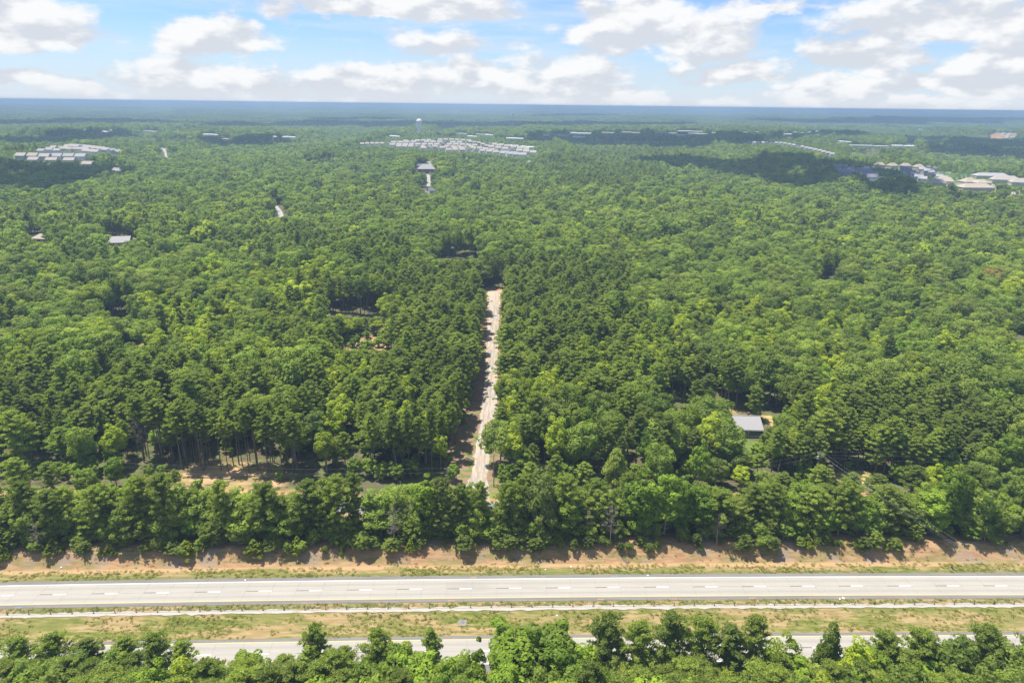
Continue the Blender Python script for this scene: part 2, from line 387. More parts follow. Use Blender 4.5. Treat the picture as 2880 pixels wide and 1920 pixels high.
# concrete of the carriageways
def concrete(name, base_c, dark_c, lanes):
    m, n = new_mat(name); P, X, Y, Z = pos(n); D = road_d(n, X, Y)
    stv = n.vscale(P, (0.05, 1, 1))
    f = n.noise(P, 9, 4, 0.65); l = n.noise(stv, 1.6, 4, 0.6); b = n.noise(P, 0.09, 3, 0.5)
    c = n.mix(n.smooth(l, 0.3, 0.7), dark_c, base_c)
    c = n.mix(n.smooth(f, 0.35, 0.75, 0, 0.30), c, tuple(v * 0.72 for v in base_c))
    c = n.mix(n.smooth(b, 0.4, 0.7, 0, 0.22), c, tuple(v * 0.80 for v in base_c))
    for w in lanes:                                  # wheel paths and the oil line
        k = n.smooth(n.m('ABSOLUTE', n.m('SUBTRACT', D, w)), 0.75, 0.05)
        c = n.mix(n.m('MULTIPLY', k, n.m('MULTIPLY_ADD', l, 0.42, 0.14)), c, tuple(v * 0.62 for v in base_c))
    if lanes:                                        # an old skid stain
        x0, _ = g(1318, 1650); e = ellipse_mask(n, X, D, x0, 0.9, 5.5, 2.2, n.m('MULTIPLY', n.m('SUBTRACT', l, 0.5), 1.4))
        c = n.mix(n.m('MULTIPLY', e, 0.30), c, (0.24, 0.22, 0.20))
    oi = n.node('ShaderNodeObjectInfo')
    c = n.mix(n.m('MULTIPLY', oi.outputs['Random'], 0.07), c, tuple(v * 0.75 for v in base_c))
    finish(n, bsdf(n, c, 0.9, 0.1, normal=bump(n, f, 0.3, 0.02)))
    return m
M_lane = concrete('lane_concrete', (0.375, 0.347, 0.30), (0.33, 0.306, 0.267), (-1.9, 1.9, -18.4, -22.2))
M_sho = concrete('shoulder_concrete', (0.22, 0.205, 0.185), (0.155, 0.146, 0.136), ())
def paint(name, c, wear=0.4):
    m, n = new_mat(name); P, X, Y, Z = pos(n)
    f = n.noise(P, 3.0, 5, 0.7)
    finish(n, bsdf(n, n.mix(n.smooth(f, 0.45, 0.75, 0, wear), c, (0.42, 0.39, 0.34)), 0.7, 0.2)); return m
M_white = paint('white_road_paint', (0.78, 0.77, 0.73)); M_yellow = paint('yellow_road_paint', (0.66, 0.47, 0.13)); M_black = paint('black_contrast_paint', (0.055, 0.055, 0.055), 0.5)
M_orange = paint('orange_survey_paint', (0.62, 0.32, 0.14), 0.7); M_blue = paint('blue_survey_paint', (0.16, 0.30, 0.50), 0.7)

def strip_mesh(name, mat, d0, d1, z, x0=-900, x1=900, step=10, cl=cline):
    xs = np.arange(x0, x1 + .1, step); c = cl(xs)
    v = np.concatenate([np.stack([xs, c + d0, np.full_like(xs, z)], 1), np.stack([xs, c + d1, np.full_like(xs, z)], 1)])
    k = len(xs); f = np.stack([np.arange(k - 1), np.arange(1, k), np.arange(k + 1, 2 * k), np.arange(k, 2 * k - 1)], 1)
    return mesh_np(name, v, f, mat)
def slab_mesh(w, l, mat):
    return MB().box(-l / 2, l / 2, -w / 2, w / 2, -0.03, 0.03).mesh('concrete_slab', mat)
def carriageway(name, label, edges, lines, dash_d, phase, marks):
    root = link(bpy.data.objects.new(name, strip_mesh(name, M_sho, edges[0], edges[-1], 0.02))); tag(root, label, kind='structure')
    for a, b, mat in [(edges[0], edges[1], M_sho), (edges[1], edges[2], M_lane), (edges[2], edges[3], M_lane), (edges[3], edges[4], M_sho)]:
        L = 6.1; me = slab_mesh(b - a - 0.03, L - 0.022, mat); dm = (a + b) / 2
        for k in range(-26, 27):
            x = k * L + (0.0 if mat is M_lane else 1.3)
            y = float(cline(x)) + dm; th = math.atan(0.0325 - 1.12e-4 * x)
            inst('concrete_slab', me, root, (x, y, 0.03), th)
        # farther along the road the joints are too fine to tell apart
    for d, w, mat, nm in lines:
        link(bpy.data.objects.new(nm, strip_mesh(nm, mat, d - w / 2, d + w / 2, 0.066, -162, 162, 6)), root)
    wm = MB().box(-1.55, 1.55, -0.085, 0.085, 0, 0.004).mesh('lane_dash', M_white); km = MB().box(-1.5, 1.5, -0.09, 0.09, 0, 0.004).mesh('lane_dash', M_black)
    for k in range(-13, 14):
        x = phase + k * 12.19; y = float(cline(x)) + dash_d; th = math.atan(0.0325 - 1.12e-4 * x)
        inst('lane_dash', wm, root, (x, y, 0.063), th)
        inst('lane_dash', km, root, (x - 3.05, y - 0.1, 0.063), th)
    for i, (x, d) in enumerate(marks):
        b = MB(); c = 1 if i % 2 else -1
        for t in (-0.5, 0.1, 0.6): b.add([(t - .35, -.16, 0), (t - .25, -.2, 0), (t + .35 * c, .16, 0), (t + .25 * c, .2, 0)], [[0, 1, 2, 3]])
        b.add([(-.9, -.22, 0), (.5, -.22, 0), (.5, -.17, 0), (-.9, -.17, 0)], [[0, 1, 2, 3]])
        q = b.obj('survey_mark', M_orange if i % 3 else M_blue, root); q.location = (x, float(cline(x)) + d, 0.066)
    return root
ph0 = g(1440, 1654)[0] + 0.8
mk = []
for u in (375, 810, 1240, 1680): mk.append((g(960 + u / 2.178, 1626)[0], 4.3))
for u in (215, 675, 1135, 1590, 2050): mk.append((g(960 + u / 2.178, 1685)[0], -4.2))
for px in (70, 860, 2120, 2330): mk.append((g(px, 1690)[0], -4.2))
carriageway('highway', 'far carriageway of pale concrete with two lanes and dashed line', (-4.75, -3.55, 0.0, 3.75, 4.95),
            [(3.5, 0.16, M_white, 'white_edge_line'), (-3.3, 0.16, M_yellow, 'yellow_edge_line')], 0.0, ph0, mk)
carriageway('highway', 'near carriageway of pale concrete half hidden by foreground trees', (-26.2, -24.1, -20.3, -16.7, -15.8),
            [(-24.0, 0.16, M_white, 'white_edge_line'), (-16.95, 0.16, M_yellow, 'yellow_edge_line')], -20.3, g(1372, 1829)[0], [(g(1280, 1790)[0], -16.2)])

# stone mow strip under the cable barrier
sm, n = new_mat('pale_stone_chippings'); P, X, Y, Z = pos(n)
f = n.noise(P, 4, 4, 0.7); l = n.noise(n.vscale(P, (0.3, 1, 1)), 0.9, 4, 0.6)
c = n.mix(n.smooth(f, 0.3, 0.7), (0.33, 0.30, 0.26), (0.43, 0.40, 0.35)); c = n.mix(n.smooth(l, 0.56, 0.68), c, (0.33, 0.24, 0.13))
finish(n, bsdf(n, c, 0.9, 0.1, normal=bump(n, f, 0.6, 0.06)))
xs = np.arange(-600, 601, 1.5); c_ = cline(xs)
lo = -7.75 + 0.16 * rng.standard_normal(len(xs)); hi = -6.45 + 0.16 * rng.standard_normal(len(xs))
v = np.concatenate([np.stack([xs, c_ + lo, np.full_like(xs, 0.03)], 1), np.stack([xs, c_ + hi, np.full_like(xs, 0.05)], 1)])
k = len(xs); f_ = np.stack([np.arange(k - 1), np.arange(1, k), np.arange(k + 1, 2 * k), np.arange(k, 2 * k - 1)], 1)
tag(link(bpy.data.objects.new('stone_strip', mesh_np('stone_strip', v, f_, sm))), kind='structure')

def simple(name, c, rough=0.7, spec=0.3, metal=0.0, var=0.25, scale=2.0):
    m, n = new_mat(name); P, X, Y, Z = pos(n)
    f = n.noise(P, scale, 4, 0.6)
    finish(n, bsdf(n, n.mix(n.smooth(f, 0.3, 0.7, 0, 1), c, tuple(v * (1 - var) for v in c)), rough, spec, metal)); return m
M_steel = simple('galvanised_steel', (0.36, 0.37, 0.38), 0.5, 0.5, 0.6)
M_dark = simple('dark_metal', (0.06, 0.06, 0.065), 0.5)
# cable barrier in the median
cb = empty('cable_barrier', (0, float(cline(0)) - 6.75, 0.04)); tag(cb, 'long cable barrier with thin steel posts standing on the pale stone strip', 'barrier')
pm = MB().box(-.05, .05, -.035, .035, 0, 0.95).box(-.07, .07, -.05, .05, 0.95, 1.0).box(-.16, .16, -.16, .16, -0.03, 0.05).mesh('post', M_dark)
xs_p = [-140 + 4.85 * k for k in range(59)]
for x in xs_p: inst('post', pm, cb, (x, float(cline(x)) - float(cline(0)), 0))
for h in (0.5, 0.68, 0.86):
    MB().tube([(x, float(cline(x)) - float(cline(0)) + 0.05, h) for x in xs_p[::2]], 0.014, 5).obj('cable', M_steel, cb)
# drain inlet in the median
M_pad = simple('weathered_concrete', (0.28, 0.25, 0.21), 0.9, 0.1)
x, y = g(1300, 1744); dr = empty('drain_inlet', (x, y, gz(x, y))); tag(dr, 'square concrete drain inlet with a metal grate in the median grass', 'drain')
MB().box(-1.0, 1.0, -1.2, 1.2, -0.2, 0.12).obj('concrete_pad', M_pad, dr)
b = MB()
for i in range(7): b.box(-.5, .5, -.55 + i * .17, -.47 + i * .17, .12, .17)
b.box(-.56, -.5, -.6, .6, .12, .17).box(.5, .56, -.6, .6, .12, .17); b.obj('grate', M_steel, dr)

# local road behind the roadside trees
def lroad(x): return 169.8 + 0.012 * np.asarray(x, dtype=float)
am, n = new_mat('asphalt'); P, X, Y, Z = pos(n); f = n.noise(P, 6, 4, 0.6)
finish(n, bsdf(n, n.mix(f, (0.15, 0.15, 0.155), (0.22, 0.22, 0.225)), 0.9, 0.1))
lr = link(bpy.data.objects.new('local_road', strip_mesh('local_road', am, -3.1, 3.1, 3.05, -500, 500, 10, lroad))); tag(lr, kind='structure')
for d, mt, nm in ((-2.85, M_white, 'white_edge_line'), (2.85, M_white, 'white_edge_line'), (-0.12, M_yellow, 'yellow_centre_line'), (0.12, M_yellow, 'yellow_centre_line')):
    link(bpy.data.objects.new(nm, strip_mesh(nm, mt, d - .06, d + .06, 3.056, -500, 500, 10, lroad)), lr)
# gravel drive
dm_, n = new_mat('pale_gravel'); P, X, Y, Z = pos(n)
tr = n.noise(n.vscale(P, (1.0, 0.10, 1)), 1.5, 5, 0.6); f = n.noise(P, 3, 5, 0.7); b = n.noise(P, 0.14, 3, 0.6)
c = n.mix(n.smooth(tr, 0.35, 0.65), (0.29, 0.25, 0.205), (0.41, 0.37, 0.315)); c = n.mix(n.smooth(f, 0.5, 0.8, 0, 0.5), c, (0.25, 0.21, 0.17))
c = n.mix(n.m('MULTIPLY', n.smooth(b, 0.5, 0.68), 0.55), c, (0.52, 0.33, 0.19))
c = n.mix(n.smooth(Y, 355, 408, 0, 0.4), c, (0.50, 0.37, 0.26))
rx0 = n.m('ADD', X, 9.1)
for off_ in (-1.0, 0.75): c = n.mix(n.smooth(n.m('ABSOLUTE', n.m('SUBTRACT', n.m('MULTIPLY_ADD', b, 1.6, rx0), off_ + 0.8)), 0.42, 0.08, 0, 0.45), c, (0.25, 0.21, 0.17))
finish(n, bsdf(n, c, 0.95, 0.05, normal=bump(n, n.m('ADD', tr, f), 0.7, 0.12)))
ys = np.arange(173, 412.1, 1.5); dc, dw = drive_c(ys); nr = 9; V = []
for i, y in enumerate(ys):
    wl = dw[i] + 0.25 * rnd.gauss(0, 1); wr = dw[i] + 0.25 * rnd.gauss(0, 1)
    for j in range(nr):
        t = j / (nr - 1); x = dc[i] - wl + (wl + wr) * t
        V.append((x, y, gz(x, y) + 0.10 * math.sin(math.pi * t) + 0.03 - (0.10 if t in (0, 1) else 0)))
k = np.arange(len(ys) * nr).reshape(-1, nr); Q = np.stack([k[:-1, :-1], k[:-1, 1:], k[1:, 1:], k[1:, :-1]], -1).reshape(-1, 4)
tag(link(bpy.data.objects.new('gravel_drive', mesh_np('gravel_drive', np.array(V), Q, dm_, smooth=True))), kind='structure')

# ---------------------------------------------------------------- roads glimpsed in the wood, far highway
M_pale_road = simple('pale_road', (0.40, 0.38, 0.35), 0.9, 0.1)
def road_between(name, a, b, w, mat, dz=.15, n_=14, bend=0.0):
    V = []
    for i in range(n_ + 1):
        t = i / n_; x_ = a[0] + (b[0] - a[0]) * t + bend * math.sin(math.pi * t); y_ = a[1] + (b[1] - a[1]) * t
        for s_ in (-1, 1): V.append((x_ + s_ * w / 2, y_, gz(x_, y_) + dz))
    F4 = np.array([[2 * i, 2 * i + 1, 2 * i + 3, 2 * i + 2] for i in range(n_)])
    o = link(bpy.data.objects.new(name, mesh_np(name, np.array(V), F4, mat))); tag(o, kind='structure'); return o
for a, b in lanes: road_between('woodland_road', a, b, 5.0, M_pale_road, bend=2)
M_clay = simple('bare_clay', (0.42, 0.24, 0.13), 0.95, 0.05, scale=.05)
road_between('clay_cutting', g(2812, 391, PLZ), g(2842, 366, PLZ), 105, M_clay, .3)
M_grassy = simple('verge_grass', (0.16, 0.19, 0.07), 0.95, 0.05, scale=.05)
road_between('highway_median', g(2812, 390, PLZ), g(2844, 366, PLZ), 46, M_grassy, .5)
road_between('distant_highway', g(2803, 390, PLZ), g(2838, 366, PLZ), 13, M_pale_road, .8); road_between('distant_highway', g(2826, 390, PLZ), g(2850, 366, PLZ), 13, M_pale_road, .8)

# ---------------------------------------------------------------- houses
def wallmat(nm, c): return simple(nm, c, 0.85, 0.1, var=.12, scale=1.0)
def shingle(nm, c):
    m, n = new_mat(nm); P, X, Y, Z = pos(n)
    f = n.noise(P, 7.0, 4, 0.7); b = n.noise(P, 0.5, 3, 0.6)
    c_ = n.mix(n.smooth(f, 0.3, 0.7), tuple(v * .78 for v in c), c); c_ = n.mix(n.smooth(b, .4, .7, 0, .25), c_, tuple(v * .8 for v in c))
    oi = n.node('ShaderNodeObjectInfo'); c_ = n.mix(n.m('MULTIPLY', oi.outputs['Random'], .3), c_, tuple(v * .7 for v in c))
    finish(n, bsdf(n, c_, .92, .08, normal=bump(n, f, .5, .04))); return m
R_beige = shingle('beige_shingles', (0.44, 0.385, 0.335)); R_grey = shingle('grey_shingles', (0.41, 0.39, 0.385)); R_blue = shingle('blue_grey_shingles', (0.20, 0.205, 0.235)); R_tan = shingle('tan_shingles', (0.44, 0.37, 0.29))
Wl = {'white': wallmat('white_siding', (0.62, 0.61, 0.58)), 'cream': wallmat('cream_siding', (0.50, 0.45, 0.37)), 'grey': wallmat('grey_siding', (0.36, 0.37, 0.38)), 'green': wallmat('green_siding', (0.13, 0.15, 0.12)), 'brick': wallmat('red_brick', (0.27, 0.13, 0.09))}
M_glass = simple('window_glass', (0.05, 0.06, 0.075), 0.15, 0.6); M_trim = simple('white_trim', (0.76, 0.75, 0.72), 0.6, 0.2, var=.05)
def house_meshes(w, d, he, hr, wall, roof, hip=0.0, key=''):
    b = MB(); w2, d2 = w / 2, d / 2
    pts = [(-w2, -d2, -1.5), (w2, -d2, -1.5), (w2, d2, -1.5), (-w2, d2, -1.5), (-w2, -d2, he), (w2, -d2, he), (w2, d2, he), (-w2, d2, he), (-w2 + hip * d2, 0, hr - .12), (w2 - hip * d2, 0, hr - .12)]
    b.add(pts, [[0, 1, 5, 4], [2, 3, 7, 6], [1, 2, 6, 5], [3, 0, 4, 7], [5, 6, 9], [7, 4, 8], [4, 5, 9, 8], [6, 7, 8, 9]])
    wm = b.mesh('wall', wall)
    o_ = .5; sl = (hr - he) / d2; ze = he - sl * o_; t_ = .22; hp = hip * d2
    V = [(-w2 - o_, -d2 - o_, ze), (w2 + o_, -d2 - o_, ze), (w2 + o_, d2 + o_, ze), (-w2 - o_, d2 + o_, ze), (-w2 - o_ + hp * 1.05, 0, hr), (w2 + o_ - hp * 1.05, 0, hr)]
    V += [(x_, y_, z_ + t_) for x_, y_, z_ in V]
    F = [[0, 4, 5, 1], [2, 5, 4, 3], [6, 7, 11, 10], [8, 9, 10, 11], [0, 1, 7, 6], [1, 5, 11, 7], [5, 2, 8, 11], [2, 3, 9, 8], [3, 4, 10, 9], [4, 0, 6, 10]]
    if hip: F += [[1, 5, 2], [3, 4, 0], [7, 8, 11], [9, 6, 10]]
    rm = MB().add(V, F).mesh('roof', roof)
    return wm, rm
win_m = MB().box(-.55, .55, -.06, .06, -.75, .75).mesh('window', M_glass); fr_b = MB()
fr_b.box(-.7, .7, -.03, .03, .76, .9).box(-.7, .7, -.03, .03, -.9, -.76).box(-.7, -.56, -.03, .03, -.76, .76).box(.56, .7, -.03, .03, -.76, .76); fr_m = fr_b.mesh('frame', M_trim)
gar_m = MB().box(-1.3, 1.3, -.06, .06, 0, 2.2).mesh('garage_door', M_trim)
protos = {}; BLD = []
def house(px, py, w, d, he, hr, wall, roof, label, group, rot=0.0, zp=PLZ, hip=0.0, windows=True, name='house'):
    key = (w, d, round(he, 2), round(hr, 2), wall, roof.name, hip)
    if key not in protos: protos[key] = house_meshes(w, d, he, hr, Wl[wall], roof, hip)
    x_, y_ = g(px, py, zp); z_ = gz(x_, y_); BLD.append((x_, y_, w * .55, d * .6, z_ + 1.5)); r = empty(name, (x_, y_, z_), rot); tag(r, label, 'house', group)
    inst('wall', protos[key][0], r); inst('roof', protos[key][1], r)
    if windows:
        for q in ((-w * .28, he * .72), (w * .22, he * .72)):
            o_ = inst('window', win_m, r, (q[0], -d / 2 - .03, q[1])); inst('frame', fr_m, o_, (0, -.05, 0))
        inst('garage_door', gar_m, r, (w * .22, -d / 2 - .03, 0))
    return r
def along(pts, n_):
    L = [0]
    for a, b in zip(pts, pts[1:]): L.append(L[-1] + math.hypot(b[0] - a[0], b[1] - a[1]))
    for i in range(n_):
        t = L[-1] * (i / max(1, n_ - 1)); yield np.interp(t, L, [p[0] for p in pts]), np.interp(t, L, [p[1] for p in pts])
estate = [  # row, count, width, depth, eaves, ridge, walls, roofs, turn, what it is called
    ([(1142, 407), (1262, 402), (1318, 405)], 12, 14, 10, 5.0, 8.2, ('cream', 'grey'), (R_beige,), .1, 'back row of central estate'),
    ([(1108, 411), (1200, 409), (1292, 411)], 11, 14, 10, 5.0, 8.2, ('cream', 'white'), (R_beige, R_grey), .1, 'central second row from the back'),
    ([(1020, 415), (1045, 414), (1104, 414)], 7, 14, 10, 5.0, 8.2, ('cream', 'white'), (R_beige,), .0, 'far left row of central estate'),
    ([(1106, 418), (1180, 417), (1290, 417), (1335, 420)], 14, 14, 10, 5.0, 8.4, ('white', 'cream', 'grey'), (R_beige,), .05, 'middle row of central estate'),
    ([(1122, 423), (1200, 423), (1325, 424)], 13, 14, 10, 5.0, 8.4, ('white', 'cream'), (R_beige, R_tan), .05, 'central third row from the front'),
    ([(1192, 428), (1260, 427), (1345, 428), (1400, 436)], 13, 14, 10, 5.2, 8.4, ('cream', 'white'), (R_beige,), .1, 'central second row from the front'),
    ([(1262, 433), (1330, 433), (1390, 440), (1450, 447)], 11, 14, 10, 5.2, 8.4, ('cream', 'white'), (R_beige, R_grey), .15, 'front row of central estate'),
    ([(1322, 409), (1348, 412), (1368, 421)], 5, 14, 11, 5.0, 8.4, ('brick', 'cream'), (R_beige,), .3, 'curving row right of central estate'),
    ([(1374, 415), (1420, 421), (1480, 432)], 7, 19, 11, 5.6, 8.6, ('white',), (R_beige,), -.12, 'upper terraces right of central estate'),
    ([(1382, 424), (1440, 433), (1500, 441)], 7, 19, 11, 5.2, 8.0, ('white',), (R_beige,), -.12, 'lower terraces right of central estate'),
    ([(1420, 443), (1470, 448)], 3, 19, 11, 5.2, 8.0, ('white',), (R_grey,), -.12, 'nearest terraces of central estate'),
    ([(140, 419), (165, 421), (230, 425), (290, 432), (330, 441)], 15, 15, 11, 5.6, 9.0, ('grey', 'white'), (R_grey, R_beige), -.1, 'long back row of left estate'),
    ([(140, 427), (190, 432), (246, 433)], 8, 15, 11, 5.6, 9.0, ('white', 'grey'), (R_beige,), -.1, 'second row of left estate'),
    ([(120, 438), (142, 435), (165, 437)], 3, 18, 12, 5.6, 9.4, ('white',), (R_grey,), 0, 'middle cluster of left estate'),
    ([(246, 438), (274, 441)], 3, 16, 12, 5.6, 9.0, ('white',), (R_beige,), -.2, 'short row by the left car park'),
    ([(65, 455), (100, 455), (135, 457), (167, 456), (197, 456), (232, 457)], 6, 17, 12, 6.5, 10.6, ('grey', 'white'), (R_beige, R_grey), .0, 'front row of left estate'),
    ([(100, 462), (175, 463), (222, 464), (250, 463)], 4, 16, 11, 4.0, 7.0, ('cream',), (R_beige,), .0, 'low row before the left estate'),
    ([(322, 462), (336, 464)], 2, 15, 11, 4.0, 7.4, ('cream',), (R_grey,), .2, 'right end of left estate'),
    ([(2108, 411), (2140, 410), (2200, 412), (2240, 420), (2300, 434), (2338, 445)], 20, 15, 11, 5.2, 8.6, ('grey', 'white'), (R_grey, R_beige), -.25, 'long diagonal row right of the wood'),
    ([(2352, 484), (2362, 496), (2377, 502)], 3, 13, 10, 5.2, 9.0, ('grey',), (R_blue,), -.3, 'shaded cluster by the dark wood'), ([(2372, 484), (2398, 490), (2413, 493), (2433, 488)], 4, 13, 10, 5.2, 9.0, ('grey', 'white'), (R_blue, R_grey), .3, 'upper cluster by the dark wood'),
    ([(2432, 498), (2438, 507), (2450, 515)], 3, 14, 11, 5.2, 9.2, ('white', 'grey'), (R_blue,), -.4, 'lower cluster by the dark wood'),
    ([(2470, 478), (2502, 480), (2542, 480), (2580, 483)], 4, 17, 12, 5.0, 8.6, ('cream',), (R_tan,), .2, 'back of right estate'),
    ([(2540, 489), (2553, 498), (2566, 504), (2578, 512), (2590, 520)], 6, 15, 12, 5.2, 9.2, ('grey', 'white'), (R_blue, R_grey), -.4, 'left row of right estate'),
    ([(2590, 491), (2606, 497), (2622, 505), (2634, 512), (2650, 518)], 6, 15, 12, 5.2, 9.2, ('cream', 'grey'), (R_grey,), -.4, 'right row of right estate'),
    ([(2606, 486), (2622, 489)], 2, 15, 12, 5.2, 9.2, ('grey',), (R_blue,), .3, 'pair at the top of right estate'), ([(2630, 530), (2652, 524)], 2, 19, 14, 4.0, 7.8, ('cream',), (R_tan,), -.3, 'near end of right estate')]
for pts, n_, w_, d_, he, hr, ws, rs_, tr_, nm in estate:
    span = sum(math.hypot(g(*b, PLZ)[0] - g(*a, PLZ)[0], 0) for a, b in zip(pts, pts[1:])); w_ = round(max(7.5, min(w_, span / max(1, n_ - 1) * .80)), 1); d_ = min(d_, max(8, w_ * .9)); he = min(he, w_ * .55 + 1); hr = he + d_ * .33
    for i, (px_, py_) in enumerate(along(pts, n_)):
        wl_ = ws[i % len(ws)]; rf = rs_[(i * 2 + i // 3) % len(rs_)]
        house(px_, py_, w_, d_, he, hr, wl_, rf, f"{rf.name.split('_shing')[0].replace('_', ' ')} roofed {wl_} house, {nth(i)} from left, {nm}", 'houses in the ' + nm, tr_ + rnd.uniform(-.12, .12) + (math.pi / 2 if rnd.random() < .18 and n_ > 6 and w_ < 16 else 0), hip=.5 if rf is R_tan else 0)
house(2739, 543, 38, 15, 4.5, 8.5, 'cream', R_tan, 'huge tan hip roofed building nearest the wood on the right', None, .05, hip=.9); house(2722, 527, 20, 16, 4.5, 9, 'cream', R_tan, 'tan roofed wing behind the huge hip roofed building', None, .05, hip=.9); house(2755, 530, 18, 14, 4.5, 8, 'cream', R_tan, 'smaller tan roofed wing right behind the huge hip roofed building', None, .05, hip=.9)
house(2783, 508, 44, 15, 4, 7.5, 'cream', R_grey, 'long grey hip roofed building behind the tan one at the right edge', None, -.1, hip=.9); house(2822, 522, 32, 13, 5, 9.5, 'cream', R_beige, 'long beige roofed building at the right edge of the photo', None, -.25, hip=.9); house(2872, 530, 28, 13, 5, 9.5, 'cream', R_beige, 'beige roofed building cut off by the right edge of the photo', None, -.25, hip=.9)
house(1200, 492, 24, 15, 6, 12, 'brick', R_grey, 'large grey roofed brick house alone in the middle of the wood', None, .1, zp=16, hip=.9); house(1207, 482, 14, 16, 6, 11.5, 'white', R_beige, 'pale roofed wing behind the large brick house in the wood', None, 1.2, zp=16); house(1183, 480, 12, 9, 4, 7, 'grey', R_blue, 'small grey roofed outbuilding left of the large brick house', None, .3, zp=16)
house(345, 703, 13, 11, 3.6, 7.0, 'grey', R_grey, 'grey roofed house with pale blue grey gable deep in the left of the wood', None, .25, zp=9); house(127, 692, 12, 9, 3.4, 6.0, 'brick', R_tan, 'low brown roofed house half hidden in the left of the wood', None, -.2, zp=9, hip=.8)
house(1217, 532, 12, 9, 5, 8, 'white', R_blue, 'small white house below the large brick house in the wood', None, .5, zp=12)

# the small green house with the grey roof by the drive
hx, hy = g(2086, 1229, 3.0); hz0 = gz(hx, hy); hs_ = empty('house', (hx, hy + 4.0, hz0 + .1), -.04); tag(hs_, 'small dark green house with grey gable roof, white porch posts and a front lawn', 'house')
wm, rm = house_meshes(13.6, 8.4, 3.1, 6.0, Wl['green'], R_grey, .10); hs_w = inst('wall', wm, hs_); rf_ = inst('roof', rm, hs_)
MB().box(-7.3, 7.3, -.12, .12, 6.2, 6.32).obj('ridge_cap', R_grey, rf_)
MB().box(-6.85, 6.85, -4.3, -4.16, -1.0, .45).obj('foundation', wallmat('pale_block', (.5, .47, .42)), hs_)
MB().box(-6.9, 6.9, -4.78, -4.70, 2.62, 2.80).obj('gutter', M_trim, hs_)
for xx in (1.6, -4.6):
    o_ = MB().box(-.62, .62, -.04, .04, -.75, .75).obj('window', M_glass, hs_); o_.location = (xx, -4.22, 1.7)
    b = MB(); b.box(-.78, .78, -.05, .03, .76, .92).box(-.78, .78, -.05, .03, -.92, -.76).box(-.78, -.63, -.05, .03, -.76, .76).box(.63, .78, -.05, .03, -.76, .76).box(-.03, .03, -.06, -.041, -.75, .75).box(-.62, .62, -.06, -.042, -.03, .03); b.obj('frame', M_trim, o_)
dr_ = MB().box(-.48, .48, -.04, .04, 0, 2.1).obj('door', simple('navy_door_paint', (.04, .055, .10), .5), hs_); dr_.location = (-1.6, -4.23, .45); MB().box(.34, .40, -.1, -.05, .95, 1.1).obj('handle', M_steel, dr_)
MB().box(-3.4, -.4, -5.9, -4.32, 0, .42).obj('porch_floor', M_pad, hs_)
for xx in (-3.2, -2.45, -.6): MB().box(xx - .09, xx + .09, -5.8, -5.62, .42, 2.72).obj('porch_post', M_trim, hs_)
b = MB(); b.add([(-3.6, -6.2, 2.72), (-.2, -6.2, 2.72), (-.2, -4.3, 3.25), (-3.6, -4.3, 3.25), (-3.6, -6.2, 2.84), (-.2, -6.2, 2.84), (-.2, -4.3, 3.37), (-3.6, -4.3, 3.37)], [[0, 3, 2, 1], [4, 5, 6, 7], [0, 1, 5, 4], [1, 2, 6, 5], [2, 3, 7, 6], [3, 0, 4, 7]]); b.obj('porch_roof', R_grey, hs_)
for i in range(3): MB().box(-1.6, -.5, -6.2 - .3 * i, -5.91 - .3 * i, -.2, .32 - .14 * i).obj('step', M_pad, hs_)
MB().box(2.6, 3.3, .4, 1.1, 5.2, 7.1).obj('chimney', Wl['brick'], hs_)
M_mulch = simple('dark_mulch', (.12, .07, .05), .95, .05)
fbm = [(math.cos(a) * (3.0 + .4 * math.sin(3 * a)), math.sin(a) * 1.2, 0) for a in np.linspace(0, 6.28, 24, endpoint=False)]
o_ = MB().add(fbm + [(v[0] * .8, v[1] * .8, .18) for v in fbm], [[i, (i + 1) % 24, 24 + (i + 1) % 24, 24 + i] for i in range(24)] + [list(range(24, 48))]).obj('flower_bed', M_mulch); o_.location = (hx - 3.6, hy - 2.2, hz0); tag(o_, 'curved dark mulch bed in front of the small green house', 'flower bed')

